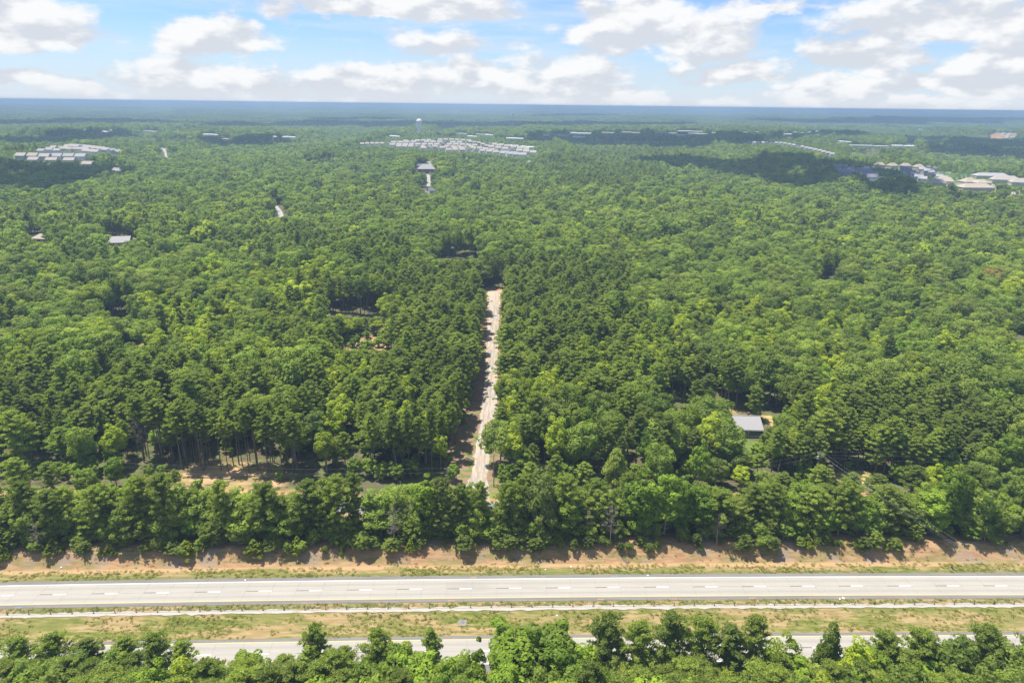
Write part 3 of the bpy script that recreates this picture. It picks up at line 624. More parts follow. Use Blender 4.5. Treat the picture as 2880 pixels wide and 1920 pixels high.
# ---------------------------------------------------------------- town buildings
M_wroof = simple('white_metal_roof', (0.60, 0.60, 0.59), 0.8, 0.1, scale=.2); M_groof = simple('grey_metal_roof', (0.42, 0.42, 0.43), 0.8, 0.1, scale=.2); M_troof = simple('tan_roof', (0.46, 0.40, 0.33), 0.8, 0.1, scale=.2); Wt = {'white': wallmat('white_panel', (.80, .79, .77)), 'grey': wallmat('grey_panel', (.30, .31, .34)), 'red': wallmat('red_brick_wall', (.33, .15, .11)), 'tan': wallmat('tan_panel', (.48, .38, .28)), 'teal': wallmat('teal_panel', (.20, .32, .34))}
def commercial(xa, xb, ytop, ybot, wl_, label, nband=1, dep=26):
    x_, y_ = g((xa + xb) / 2, ybot, PLZ); sc = y_ / FOC * 1.02; w_ = (xb - xa) * sc; h_ = max(4.5, (ybot - ytop) * sc * .62); z_ = gz(x_, y_); BLD.append((x_, y_ + dep / 2, w_ * .52, dep * .6, z_ + 2.0))
    r = empty('commercial_building', (x_, y_ + dep / 2, z_), rnd.uniform(-.06, .06)); tag(r, label, 'building', 'commercial buildings of the far town')
    wr = w_ * rnd.uniform(.30, .70)
    MB().box(-w_ / 2, w_ / 2, -dep / 2, dep / 2, -2, h_ * .8).box(-w_ / 2, -w_ / 2 + wr, -dep / 2 - .5, dep / 2, -2, h_).obj('wall', Wt[wl_], r)
    rb = MB(); rz = max(1.2, h_ * .22)
    for xa_, xb_, zt_ in ((-w_ / 2 + wr + .1, w_ / 2 + .4, h_ * .8 + .02), (-w_ / 2 - .4, -w_ / 2 + wr + .4, h_ + .02)):
        d2_ = dep / 2 + .8; P8 = [(xa_, -d2_, zt_), (xb_, -d2_, zt_), (xb_, d2_, zt_), (xa_, d2_, zt_), (xa_, 0, zt_ + rz), (xb_, 0, zt_ + rz)]
        rb.add(P8, [[0, 1, 5, 4], [2, 3, 4, 5], [1, 2, 5], [3, 0, 4], [0, 3, 2, 1]])
    rb.obj('roof', {'white': M_wroof, 'grey': M_groof, 'red': M_groof, 'tan': M_troof, 'teal': M_wroof}[wl_], r)
    b = MB(); k_ = max(1, int(w_ / 7))
    for i in range(k_): xx = -w_ / 2 + (i + .5) * w_ / k_; b.box(xx - 1.8, xx + 1.8, -dep / 2 - .56, -dep / 2 - .44, h_ * .15, h_ * .5)
    b.obj('window_front', M_glass, r)
    if w_ > 30:
        b = MB()
        for i in range(4): xx = (i - 1.5) * w_ / 5; b.box(xx - 1.3, xx + 1.3, 2, 5, h_ * .8 + .5, h_ * .8 + rz + 1.2)
        b.obj('roof_unit', M_steel, r)
town = [(1605, 1662, 374, 383, 'white', 'long pale warehouse with grey roof left of the dark pines in the far town'), (1690, 1728, 374, 380, 'tan', 'long low sunlit building in the middle of the far town'), (1748, 1800, 373, 380, 'red', 'long reddish building of the far town'), (1843, 1900, 374, 382, 'grey', 'long grey fronted building right of the middle of the far town'),
        (1902, 1930, 380, 386, 'white', 'small white building below the long grey one in the far town'), (1935, 1990, 378, 383, 'white', 'white flat building with several wings in the far town'), (1905, 1975, 370, 375, 'teal', 'long green roofed building at the back of the far town'), (2000, 2014, 374, 380, 'white', 'small white box building in the far town, by two masts'), (2088, 2102, 374, 378, 'tan', 'tiny tan building alone left of the radio masts'),
        (2122, 2135, 371, 379, 'tan', 'small tan building with a tall front, alone in the trees'), (1525, 1545, 381, 387, 'white', 'small white building at the left end of the far town'), (1543, 1566, 378, 386, 'red', 'reddish hip roofed building at the left of the far town'), (1612, 1645, 386, 392, 'white', 'pale blue white building just in front of the long warehouse'), (1570, 1600, 385, 388, 'tan', 'tiny low building beside the reddish one in the far town'),
        (1425, 1470, 390, 397, 'white', 'bright white flat building behind the central estate'), (1285, 1312, 377, 383, 'red', 'reddish roofed building right of the water tower'), (1315, 1340, 386, 391, 'white', 'low white building behind the trees right of the water tower'), (1365, 1386, 379, 389, 'white', 'white building with a tall front behind the central estate'), (1340, 1362, 380, 385, 'grey', 'grey roofed building between two white ones behind the estate'),
        (1096, 1122, 383, 393, 'white', 'big white roofed building with a drive, left of the water tower'), (768, 780, 388, 393, 'white', 'tiny white building left of the white mast'), (795, 832, 386, 394, 'white', 'long white building at the foot of the white mast'), (570, 612, 379, 387, 'white', 'white building with a red corner in the left wood'), (626, 645, 388, 394, 'red', 'small reddish white building near a tall pole in the left wood'),
        (402, 440, 371, 377, 'tan', 'long tan flat roofed school like building in the left wood'), (287, 303, 370, 380, 'teal', 'pale green gabled building in the far left wood'), (310, 326, 369, 374, 'white', 'white roofed building beside the pale green one at far left'), (238, 249, 364, 377, 'tan', 'tall narrow tan building with dark top at far left'),
        (2202, 2226, 374, 382, 'white', 'white office block at the left of the right hand town strip'), (2229, 2240, 373, 377, 'teal', 'small bluish shop beside the white office block'), (2250, 2263, 374, 382, 'red', 'small red shop on the right hand town strip'), (2268, 2281, 371, 377, 'white', 'white shop right of the red one on the town strip'), (2289, 2302, 369, 375, 'white', 'white shop at the right end of the town strip'),
        (2395, 2496, 411, 419, 'grey', 'very large warehouse with white roof and grey front on the right'), (2398, 2470, 420, 427, 'grey', 'pale roofed factory wing in front of the very large warehouse'), (2510, 2572, 411, 419, 'white', 'long white warehouse right of the very large one'), (2343, 2352, 403, 408, 'tan', 'small pale shed left of the large warehouses'), (2361, 2394, 402, 406, 'white', 'low white shed behind trees left of the large warehouses'),
        (1400, 1456, 412, 419, 'white', 'long white flat roofed building behind the white terraces'), (1465, 1498, 418, 423, 'white', 'small white flat building at the right of the central estate'), (2618, 2630, 391, 396, 'teal', 'tiny pale building far off right of the warehouses'), (2548, 2570, 398, 402, 'grey', 'grey roofed building far behind the white warehouse')]
for a in town: commercial(*a)

# water tower
wx, wy = g(1180, 376, PLZ); wt = empty('water_tower', (wx, wy, gz(wx, wy))); wt.scale = (1.3, 1.3, 1.0); BLD.append((wx, wy, 12, 12, gz(wx, wy) + 3)); tag(wt, 'white water tower with bulb tank on legs rising above the wood', 'water tower')
M_wt = simple('white_tank_paint', (.82, .83, .82), .5, .3, var=.08, scale=.3); Ht = 39.0
prof = [(0.1, Ht + 11.2), (2.6, Ht + 10.6), (5.0, Ht + 8.8), (6.6, Ht + 6.2), (7.0, Ht + 4.5), (7.0, Ht + 2.2), (6.2, Ht + .6), (4.5, Ht - .9), (2.2, Ht - 1.8), (.9, Ht - 2.1)]
V = []; F = []
for i, (r_, z_) in enumerate(prof):
    for j in range(24): V.append((r_ * math.cos(j * math.pi / 12), r_ * math.sin(j * math.pi / 12), z_ - 7))
for i in range(len(prof) - 1):
    for j in range(24): F.append([i * 24 + j, (i + 1) * 24 + j, (i + 1) * 24 + (j + 1) % 24, i * 24 + (j + 1) % 24])
MB().add(V, F + [list(range(24))]).obj('tank', M_wt, wt, True)
MB().tube([(0, 0, -1), (0, 0, Ht - 8.5)], 1.0, 10).obj('riser_pipe', M_wt, wt)
for j in range(6):
    a = j * math.pi / 3 + .3; MB().tube([(math.cos(a) * 6.6, math.sin(a) * 6.6, -1), (math.cos(a) * 5.2, math.sin(a) * 5.2, Ht - 6)], .8, 8).obj('leg', M_wt, wt)
b = MB()
for zz in (10, 20):
    rr_ = 6.6 - zz * .042
    for j in range(6):
        a = j * math.pi / 3 + .3; a2 = a + math.pi / 3; b.tube([(math.cos(a) * rr_, math.sin(a) * rr_, zz), (math.cos(a2) * rr_, math.sin(a2) * rr_, zz)], .12, 4)
b.obj('brace', M_wt, wt); b = MB()
for j in range(24): a, a2 = j * math.pi / 12, (j + 1) * math.pi / 12; b.tube([(7.7 * math.cos(a), 7.7 * math.sin(a), Ht - 3.6), (7.7 * math.cos(a2), 7.7 * math.sin(a2), Ht - 3.6)], .1, 4)
b.obj('balcony_rail', M_wt, wt)
# lattice mast
tx, ty = g(1442, 362, PLZ); tm_ = empty('lattice_mast', (tx, ty, gz(tx, ty))); tag(tm_, 'red and white lattice radio mast with three antenna rings above the far wood', 'mast'); M_redp = simple('faded_red_paint', (.62, .30, .26), .6); Hm = 72
for j in range(4):
    a = j * math.pi / 2 + .5; MB().tube([(2.6 * math.cos(a), 2.6 * math.sin(a), -1), (.9 * math.cos(a), .9 * math.sin(a), Hm)], .7, 5).obj('leg', M_redp, tm_)
b = MB()
for i in range(16):
    z0_ = i * Hm / 16; r0_ = 2.6 - 1.7 * z0_ / Hm; z1_ = (i + 1) * Hm / 16; r1_ = 2.6 - 1.7 * z1_ / Hm
    for j in range(4): a = j * math.pi / 2 + .5; a2 = a + math.pi / 2; b.tube([(r0_ * math.cos(a), r0_ * math.sin(a), z0_), (r1_ * math.cos(a2), r1_ * math.sin(a2), z1_)], .12, 4)
b.obj('bracing', M_trim, tm_)
for zz in (Hm - 1, Hm - 14, Hm - 26):
    b = MB()
    for j in range(9): a = j * 6.283 / 9; b.box(3.6 * math.cos(a) - .7, 3.6 * math.cos(a) + .7, 3.6 * math.sin(a) - .7, 3.6 * math.sin(a) + .7, zz - 2, zz + 2)
    b.box(-2.4, 2.4, -.2, .2, zz - .15, zz + .15).box(-.2, .2, -2.4, 2.4, zz - .16, zz + .14); b.obj('antenna_ring', M_trim, tm_)
# tall steel poles of the power line
M_pole = simple('pale_steel_pole', (.50, .50, .48), .6, .3)
sp_ = [(80, 367, 350, .28), (174, 370, 354, .38), (425, 371, 353, .2), (540, 372, 359, .28), (652, 388, 364, .4), (819, 388, 366, .34), (974, 374, 366, .3), (1112, 386, 362, .42), (1245, 380, 357, .36), (1384, 380, 360, .34), (1477, 379, 366, .24), (1603, 387, 358, .42), (1719, 372, 359, .26), (1815, 376, 357, .3), (1980, 374, 358, .3), (2009, 378, 360, .42),
       (2063, 372, 361, .24), (2179, 377, 362, .26), (2320, 380, 355, .3), (2645, 375, 360, .34), (2741, 384, 364, .34), (2670, 378, 370, .2)]
for i, (px_, pb, pt, r_) in enumerate(sp_):
    x_, y_ = g(px_, pb + 3, PLZ); H_ = (pb + 3 - pt) * y_ / FOC; q = empty('power_pole', (x_, y_, gz(x_, y_)))
    tag(q, f"tall pale steel power pole above the trees, {nth(i)} from the left along the horizon", 'power pole', 'steel power poles in front of the town')
    MB().tube([(0, 0, -1), (0, 0, H_)], [r_ * 2.6, r_ * 1.6], 8).obj('pole', M_pole, q)
    b = MB()
    for k in range(3): b.tube([(0, 0, H_ - 1 - 3.2 * k), (1.9 * (-1) ** k, 0, H_ - .6 - 3.2 * k)], .14, 4)
    b.obj('insulator_arm', M_pole, q)
# bridge of the far highway
bx_, by_ = g(2802, 388, PLZ); br = empty('road_bridge', (bx_, by_, gz(bx_, by_))); tag(br, 'low road bridge crossing before the far highway at the right', 'bridge')
MB().box(-48, 48, -6, 6, 5.2, 6.8).obj('deck', M_pad, br)
for xx in (-30, -10, 10, 30): MB().box(xx - .8, xx + .8, -4, 4, -1, 5.2).obj('pier', M_pad, br)

# ---------------------------------------------------------------- foliage
def leaf_mat(name, ca, cb_, cc, trans=0.5, pale=None):
    """ca..cb by tree, cc by leaf, more towards the top of each clump; colour varies by tree, by clump and by place"""
    m, n = new_mat(name); P, X, Y, Z = pos(n)
    oi = n.node('ShaderNodeObjectInfo'); at = n.node('ShaderNodeAttribute', attribute_name='tint')
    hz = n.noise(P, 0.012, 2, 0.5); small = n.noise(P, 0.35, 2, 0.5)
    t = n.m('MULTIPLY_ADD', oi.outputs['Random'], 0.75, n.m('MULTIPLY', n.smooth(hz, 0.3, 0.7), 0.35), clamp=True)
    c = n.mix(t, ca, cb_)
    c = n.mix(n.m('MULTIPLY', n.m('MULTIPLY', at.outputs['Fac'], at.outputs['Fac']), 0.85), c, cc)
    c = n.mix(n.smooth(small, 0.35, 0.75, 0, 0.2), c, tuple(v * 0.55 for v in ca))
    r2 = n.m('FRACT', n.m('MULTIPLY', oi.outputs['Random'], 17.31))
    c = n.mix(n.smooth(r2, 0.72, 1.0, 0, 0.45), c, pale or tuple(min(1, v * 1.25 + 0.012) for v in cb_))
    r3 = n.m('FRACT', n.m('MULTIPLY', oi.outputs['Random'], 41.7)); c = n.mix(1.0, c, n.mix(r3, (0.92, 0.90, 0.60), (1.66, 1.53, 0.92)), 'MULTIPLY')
    d = n.node('ShaderNodeBsdfDiffuse'); n.l.new(c, d.inputs[0])
    tr_ = n.node('ShaderNodeBsdfTranslucent'); n.l.new(n.mix(1.0, c, (1.2, 1.35, 0.55), 'MULTIPLY'), tr_.inputs[0])
    mx = n.node('ShaderNodeMixShader'); mx.inputs[0].default_value = trans
    n.l.new(d.outputs[0], mx.inputs[1]); n.l.new(tr_.outputs[0], mx.inputs[2])
    gl = n.node('ShaderNodeBsdfGlossy'); gl.inputs[0].default_value = (1, 1, 1, 1); gl.inputs['Roughness'].default_value = 0.6
    m2 = n.node('ShaderNodeMixShader'); m2.inputs[0].default_value = 0.008
    n.l.new(mx.outputs[0], m2.inputs[1]); n.l.new(gl.outputs[0], m2.inputs[2])
    finish(n, m2.outputs[0]); return m
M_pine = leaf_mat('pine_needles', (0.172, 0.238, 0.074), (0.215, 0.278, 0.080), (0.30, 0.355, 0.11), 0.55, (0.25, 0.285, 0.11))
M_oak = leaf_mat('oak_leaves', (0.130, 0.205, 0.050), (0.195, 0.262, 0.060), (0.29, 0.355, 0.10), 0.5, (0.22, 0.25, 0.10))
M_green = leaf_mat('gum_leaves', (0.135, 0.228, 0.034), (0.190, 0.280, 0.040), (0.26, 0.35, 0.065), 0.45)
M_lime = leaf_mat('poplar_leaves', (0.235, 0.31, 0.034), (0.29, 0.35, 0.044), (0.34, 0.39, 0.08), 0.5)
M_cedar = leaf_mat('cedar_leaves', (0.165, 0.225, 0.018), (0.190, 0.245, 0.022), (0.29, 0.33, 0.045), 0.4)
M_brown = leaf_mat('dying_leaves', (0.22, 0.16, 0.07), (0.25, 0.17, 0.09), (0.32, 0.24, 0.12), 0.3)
M_bark = simple('grey_brown_bark', (0.21, 0.165, 0.13), 0.9, 0.1, var=0.45, scale=3.0)
M_palebark = simple('pale_bark', (0.34, 0.30, 0.26), 0.9, 0.1, var=0.4, scale=3.0)
M_deadwood = simple('bleached_dead_wood', (0.40, 0.34, 0.29), 0.9, 0.1, var=0.4, scale=2.0)

def unit(n_, r):
    v = r.standard_normal((n_, 3)); return v / np.linalg.norm(v, axis=1, keepdims=True)
def quads_at(c, nrm, size, r, aspect=0.7, cupped=0.0):
    nrm = nrm / np.linalg.norm(nrm, axis=1, keepdims=True)
    a = np.cross(nrm, unit(len(c), r)); a /= np.linalg.norm(a, axis=1, keepdims=True) + 1e-9
    b = np.cross(nrm, a); s = size[:, None]
    return np.stack([c - a * s * .5, c - b * s * aspect * .5, c + a * s * .5 + nrm * s * cupped, c + b * s * aspect * .5], 1)
def crown_broad(seed, Rr, H, zb, nl, nq, qs, wild=0.3, lean_up=0.25, top=1.0):
    r = np.random.default_rng(seed); zc = zb + (H - zb) * 0.52; hz = (H - zb) / 2
    d = unit(nl * 3, r); d = d[d[:, 2] > -0.75][:nl]
    ph = r.uniform(0, 6.28, 4); a = np.arctan2(d[:, 1], d[:, 0])
    rad = 1 + wild * (np.sin(2 * a + ph[0]) * .5 + np.sin(3 * a + ph[1]) * .4 + .5 * np.sin(5 * d[:, 2] + ph[2]))
    shell = r.uniform(0.45, 0.86, len(d)) * rad
    lc = d * shell[:, None] * np.array([Rr, Rr, hz * top]); lc[:, 2] += zc
    lr_ = Rr * r.uniform(0.17, 0.34, len(d))
    V, T = [], []
    for i in range(len(lc)):
        q = unit(nq * 2, r); out = d[i] * 0.9 + np.array([0, 0, lean_up])
        q = q[(q @ out) > -0.25][:nq]
        c = lc[i] + q * np.array([1, 1, 0.8]) * lr_[i] * r.uniform(0.75, 1.08, (len(q), 1))
        nn = q + 0.55 * unit(len(q), r) + np.array([0, 0, 0.25])
        V.append(quads_at(c, nn, qs * r.uniform(0.6, 1.35, len(q)), r, 0.75, 0.12))
        lt = r.uniform(0, 0.75) ** 1.2
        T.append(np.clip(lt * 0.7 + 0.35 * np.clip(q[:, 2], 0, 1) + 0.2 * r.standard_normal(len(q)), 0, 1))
    return np.concatenate(V).reshape(-1, 3), np.concatenate(T)
def crown_pine(seed, Rr, H, zb, nb, per, ns, sl, sw, pw=2.6, cs=.16):
    r = np.random.default_rng(seed); V, T = [], []
    for i in range(nb):
        t = (i + r.uniform(0, 1)) / nb; z = zb + (H - zb) * t ** 0.9
        prof = (1 - t ** pw) * (0.55 + 0.45 * min(1, t / 0.25)) + 0.08
        L = Rr * prof * r.uniform(0.7, 1.2); a = i * 2.4 + r.uniform(-.5, .5)
        for k in range(per):
            u = (k + 0.75) / per; aa = a + r.uniform(-.28, .28)
            c0 = np.array([math.cos(aa) * L * u, math.sin(aa) * L * u, z + 0.38 * L * u * (0.4 + t) + r.uniform(-.2, .2)])
            cr = Rr * r.uniform(cs * .7, cs * 1.2); m_ = max(3, int(ns * r.uniform(.7, 1.2)))
            q = unit(m_ * 2, r); q = q[q[:, 2] > -0.45][:m_]
            c = c0 + q * np.array([1, 1, 0.62]) * cr * r.uniform(0.35, 1.0, (len(q), 1))
            nn = q * 0.75 + np.array([math.cos(aa) * .15, math.sin(aa) * .15, 0.55]) + 0.55 * unit(len(q), r); nn /= np.linalg.norm(nn, axis=1, keepdims=True)
            up = (r.uniform(0, 1, (len(q), 1)) < .42); dr_ = np.cross(nn, unit(len(q), r)); dr_ = np.where(up, nn + np.array([0, 0, .5]), dr_); dr_ /= np.linalg.norm(dr_, axis=1, keepdims=True); side = np.cross(dr_, unit(len(q), r)) * up + np.cross(nn, dr_) * (~up); side /= np.linalg.norm(side, axis=1, keepdims=True) + 1e-9
            ll = (sl * r.uniform(.7, 1.3, len(q)))[:, None]; ww = (sw * r.uniform(.7, 1.3, len(q)))[:, None]
            V.append(np.stack([c - dr_ * ll * .5, c + side * ww * .5, c + dr_ * ll * .5 + nn * ll * .18, c - side * ww * .5], 1))
            lt = r.uniform(0, .6)
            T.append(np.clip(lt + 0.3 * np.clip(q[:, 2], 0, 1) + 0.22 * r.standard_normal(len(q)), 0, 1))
    return np.concatenate(V).reshape(-1, 3), np.concatenate(T)
def crown_cone(seed, Rr, H, nl, nq, qs):
    r = np.random.default_rng(seed); V, T = [], []
    for i in range(nl):
        t = r.uniform(0, 1) ** 1.25; z = 0.3 + (H - 0.4) * t; a = r.uniform(0, 6.28)
        L = Rr * (1 - t) ** 0.72 * (1 + .22 * math.sin(3 * a + seed)) * r.uniform(.6, 1.0)
        c0 = np.array([math.cos(a) * L, math.sin(a) * L, z]); lr_ = Rr * r.uniform(.18, .30) * (1 - .55 * t)
        q = unit(nq * 2, r); out = np.array([math.cos(a), math.sin(a), 0.5]); q = q[(q @ out) > -0.2][:nq]
        c = c0 + q * np.array([.9, .9, 1.25]) * lr_ * r.uniform(.6, 1.1, (len(q), 1))
        nn = q + .6 * unit(len(q), r)
        V.append(quads_at(c, nn, qs * r.uniform(.6, 1.3, len(q)), r, 0.6, 0.1))
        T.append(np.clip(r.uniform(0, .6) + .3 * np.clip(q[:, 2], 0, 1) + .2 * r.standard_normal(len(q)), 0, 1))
    return np.concatenate(V).reshape(-1, 3), np.concatenate(T)
def wood(seed, H, zb, r0, Rr, limbs=9, sides=7, bend=0.35, snag=False):
    q = random.Random(seed); b = MB()
    bx, by = q.uniform(-bend, bend), q.uniform(-bend, bend)
    top = H * (0.93 if not snag else 1.0)
    ax_ = lambda t: (bx * math.sin(t * 2.4), by * math.sin(t * 2.0 + .4) - by * math.sin(.4), -0.5 + (top + .5) * t)
    ts = [0, .04, .2, .4, .6, .8, 1]
    b.tube([ax_(t) for t in ts], [r0 * 1.45, r0 * 1.05, r0 * .9, r0 * .72, r0 * .52, r0 * .3, r0 * .06], sides)
    for i in range(limbs):
        z = zb + (H - zb) * (i + q.random()) / limbs * .85; t = (z + .5) / (top + .5); p = Vector(ax_(t))
        a = i * 2.4 + q.uniform(-.4, .4); L = Rr * q.uniform(.6, .95) * (1 - .55 * (i / limbs))
        rr_ = r0 * (.42 - .2 * i / limbs); d = Vector((math.cos(a), math.sin(a), q.uniform(.35, .8)))
        p1 = p + d * L * .5; p2 = p1 + Vector((math.cos(a + .2), math.sin(a + .2), q.uniform(.2, .9))) * L * .5
        b.tube([p, p1, p2], [rr_, rr_ * .6, rr_ * .15], 5)
        if snag:
            for k in range(7):
                u = q.uniform(.15, 1); s_ = p.lerp(p1, u * 2) if u < .5 else p1.lerp(p2, u * 2 - 1)
                e = s_ + Vector((q.uniform(-1, 1), q.uniform(-1, 1), q.uniform(.0, 1.2))) * L * .38
                b.tube([s_, s_.lerp(e, .5) + Vector((0, 0, .1)), e], [rr_ * .35, rr_ * .22, .015], 4)
                for w in range(3):
                    e2 = s_.lerp(e, .5) + Vector((q.uniform(-1, 1), q.uniform(-1, 1), q.uniform(-.1, 1))) * L * .22
                    b.tube([s_.lerp(e, .5), e2], [rr_ * .16, .012], 3)
    return b
def crown_mesh(name, VT, mat):
    V, T = VT; f = np.arange(len(V)).reshape(-1, 4)
    return mesh_np(name, V, f, mat, T)

# kinds: nominal height, nominal crown radius, crowns at three levels of fineness, trunk
KINDS = {}
def kind(key, name, H, Rr, crowns, trunks): KINDS[key] = dict(name=name, H=H, R=Rr, crowns=crowns, trunks=trunks)
def broad_set(key, mat, H, Rr, zb, seeds, nl=95, nq=85, qs=.52, wild=.3, bark=M_palebark):
    cr = []
    for s_ in seeds:
        cr.append([crown_mesh('leaf_crown', crown_broad(s_, Rr, H, zb, nl, nq, qs, wild), mat),
                   crown_mesh('leaf_crown', crown_broad(s_, Rr, H, zb, 60, 26, qs * 1.75, wild), mat),
                   crown_mesh('leaf_crown', crown_broad(s_, Rr, H, zb, 34, 12, qs * 2.7, wild, 0.1), mat)])
    kind(key, 'broadleaf_tree', H, Rr, cr, [wood(s_, H, max(zb, 1.5), .26, Rr).mesh('trunk', bark, True) for s_ in seeds])
def pine_set(key, mat, H, Rr, zb, seeds, nb=24, per=3, ns=72, bark=M_bark, pw=2.6):
    cr = []
    for s_ in seeds:
        cr.append([crown_mesh('needle_crown', crown_pine(s_, Rr, H, zb, int(nb * 1.5), per + 1, int(ns * .55), .52, .20, pw), mat),
                   crown_mesh('needle_crown', crown_pine(s_, Rr, H, zb, int(nb * 1.3), 3, 12, .95, .42, pw), mat),
                   crown_mesh('needle_crown', crown_pine(s_, Rr, H, zb, int(nb * .7), 2, 8, 1.6, .85, pw, .22), mat)])
    kind(key, 'pine_tree', H, Rr, cr, [wood(s_, H, zb, .20, Rr * .8, 12, 6, .5).mesh('trunk', bark, True) for s_ in seeds])
broad_set('oak', M_oak, 17, 5.6, 4.5, (1, 2, 3, 4, 5, 6), 105, 95, .56)
broad_set('bush', M_oak, 13, 4.3, 0.2, (11, 12, 13, 14), 100, 85, .50, .35)
broad_set('gum', M_green, 15, 3.6, 1.5, (21, 22, 23), 100, 80, .48, .38)
broad_set('lime', M_lime, 16, 3.8, 4.0, (31, 32, 33), 90, 80, .50, .4)
broad_set('young', M_green, 6.5, 2.1, 0.4, (41, 42, 43), 45, 60, .40, .4)
pine_set('pine', M_pine, 17, 3.05, 8.0, (51, 52, 53, 54, 55, 56), 34, 3, 70, pw=1.8)
pine_set('widepine', M_pine, 16, 3.9, 4.0, (61, 62, 63, 64), 34, 4, 78)
pine_set('beltpine', M_pine, 16, 4.2, 0.8, (65, 66, 67), 46, 4, 90, pw=5.0)
pine_set('tallpine', M_pine, 23, 3.3, 14.5, (71, 72, 73), 22, 3, 72)
kind('cedar', 'cedar_tree', 8.5, 2.7, [[crown_mesh('leaf_crown', crown_cone(s_, 2.7, 8.5, 90, 70, .42), M_cedar)] * 3 for s_ in (81, 82)],
     [wood(s_, 7.5, 2, .15, 1.5, 5).mesh('trunk', M_bark, True) for s_ in (81, 82)])
kind('brown', 'broadleaf_tree', 15, 3.6, [[crown_mesh('leaf_crown', crown_broad(91, 3.6, 15, 4, 55, 45, .5, .5), M_brown)] * 3], [wood(91, 15, 4, .22, 3.4).mesh('trunk', M_palebark, True)])
kind('dead', 'dead_tree', 12, 3.0, None, [wood(s_, 12, 3.5, .16, 3.2, 14, 6, .6, True).mesh('trunk', M_deadwood, True) for s_ in (95, 96, 97)])

# every tree: kind, x, y, z, height scale, crown scale, turn, variant, label, group
TREES = []
def put(key, x, y, h=None, rad=None, label=None, group=None, zone=None):
    K = KINDS[key]; sh = (h / K['H']) if h else rnd.uniform(.85, 1.12); sr = (rad / K['R']) if rad else sh * rnd.uniform(.9, 1.12)
    TREES.append(dict(shrub=(zone == 'under' and (h or 9) < 7.2) or zone == 'scrub', k=key, x=x, y=y, z=gz(x, y) - 0.1, sh=sh, sr=sr, rot=rnd.uniform(0, 6.28), v=rnd.randrange(len(K['trunks'])), label=label, group=group, zone=zone))

# 1. the row in the foreground, this side of the highway: px of the treetop, py of the treetop, kind, distance, crown radius
front = [(-60, 1790, 'widepine', 106, 3.6), (40, 1796, 'widepine', 106, 3.2), (140, 1785, 'widepine', 107, 3.4), (238, 1800, 'pine', 106, 2.9), (345, 1796, 'pine', 107, 2.7), (428, 1783, 'widepine', 106, 3.1), (505, 1803, 'pine', 106, 2.3),
         (590, 1862, 'gum', 105, 2.6), (690, 1838, 'gum', 105, 3.0), (795, 1846, 'widepine', 105, 2.6), (882, 1760, 'widepine', 106, 3.0), (965, 1822, 'widepine', 105, 2.7), (1060, 1772, 'widepine', 105, 3.1), (1140, 1812, 'bush', 104, 3.6), (1212, 1770, 'pine', 105, 2.0), (1300, 1836, 'gum', 103, 2.9),
         (1345, 1815, 'young', 106, 1.6), (1452, 1762, 'oakf', 105, 4.6), (1552, 1752, 'oakf', 106, 4.4), (1640, 1800, 'oakf', 105, 3.6), (1712, 1734, 'widepine', 106, 3.8), (1800, 1752, 'widepine', 105, 3.4), (1895, 1730, 'widepine', 106, 3.6),
         (1985, 1745, 'widepine', 106, 3.6), (2062, 1765, 'pine', 105, 3.2), (2132, 1738, 'widepine', 106, 3.2), (2200, 1800, 'bush', 104, 3.6), (2275, 1856, 'bush', 103, 3.8), (2348, 1766, 'gumd', 107, 2.3), (2425, 1812, 'lime', 103, 3.3),
         (2500, 1780, 'widepine', 106, 3.4), (2600, 1776, 'widepine', 105, 3.9), (2690, 1792, 'bush', 105, 3.8), (2782, 1764, 'widepine', 106, 3.6), (2872, 1788, 'bush', 105, 3.8), (2960, 1780, 'widepine', 106, 3.6)]
LOOK = {'widepine': 'spreading pine', 'pine': 'slender pine', 'gum': 'fresh green tree', 'oakf': 'round crowned yellow green tree', 'bush': 'dense mid green tree',
        'gumd': 'small round dark green tree', 'lime': 'bright yellow green tree', 'beltpine': 'bushy pine', 'young': 'low light green sapling', 'oak': 'broad dark green tree', 'tallpine': 'tall bare stemmed pine', 'cedar': 'conical yellow green cedar', 'dead': 'leafless grey dead tree', 'brown': 'half dead brown leaved tree'}
for i, (px, py, k_, y, rad) in enumerate(front):
    x, _, z = at_y(px, py, y); h = z - gz(x, y)
    kk = {'oakf': 'gum', 'gumd': 'bush'}.get(k_, k_)
    put(kk, x, y, h, rad * (1.18 if px < 1330 else 1.30), zone='front')
    TREES[-1]['look'] = LOOK[k_]
for row, (yd, pyt, step) in enumerate([(102.0, 1866, 5.0), (98.5, 1884, 4.6), (94.5, 1908, 4.6), (90.5, 1945, 5.0), (86.0, 1990, 5.5)]):
    x = -92
    while x < 92:
        px_, _ = project(x, yd, 10.0)
        gap = 1330 < px_ < 1398
        t = pyt + rnd.uniform(-26, 26) - (14 if px_ < 1300 and row < 2 and not 430 < px_ < 720 else 0); _, _, z = at_y(px_, t, yd)
        h = max(6, z - gz(x, yd)) * (0.82 if gap else 1)
        k_ = rnd.choices(['widepine', 'bush', 'gum', 'lime'], [5 if (x > 12 or x < -28) else 1.5, 2.5, 4.5 if -32 < x < 16 else 1.2, .4])[0]
        if not (gap and row < 2): put(k_, x, yd + rnd.uniform(-1.5, 1.5), h, rnd.uniform(3.9, 5.2), zone='front')
        x += step * rnd.uniform(.8, 1.2)

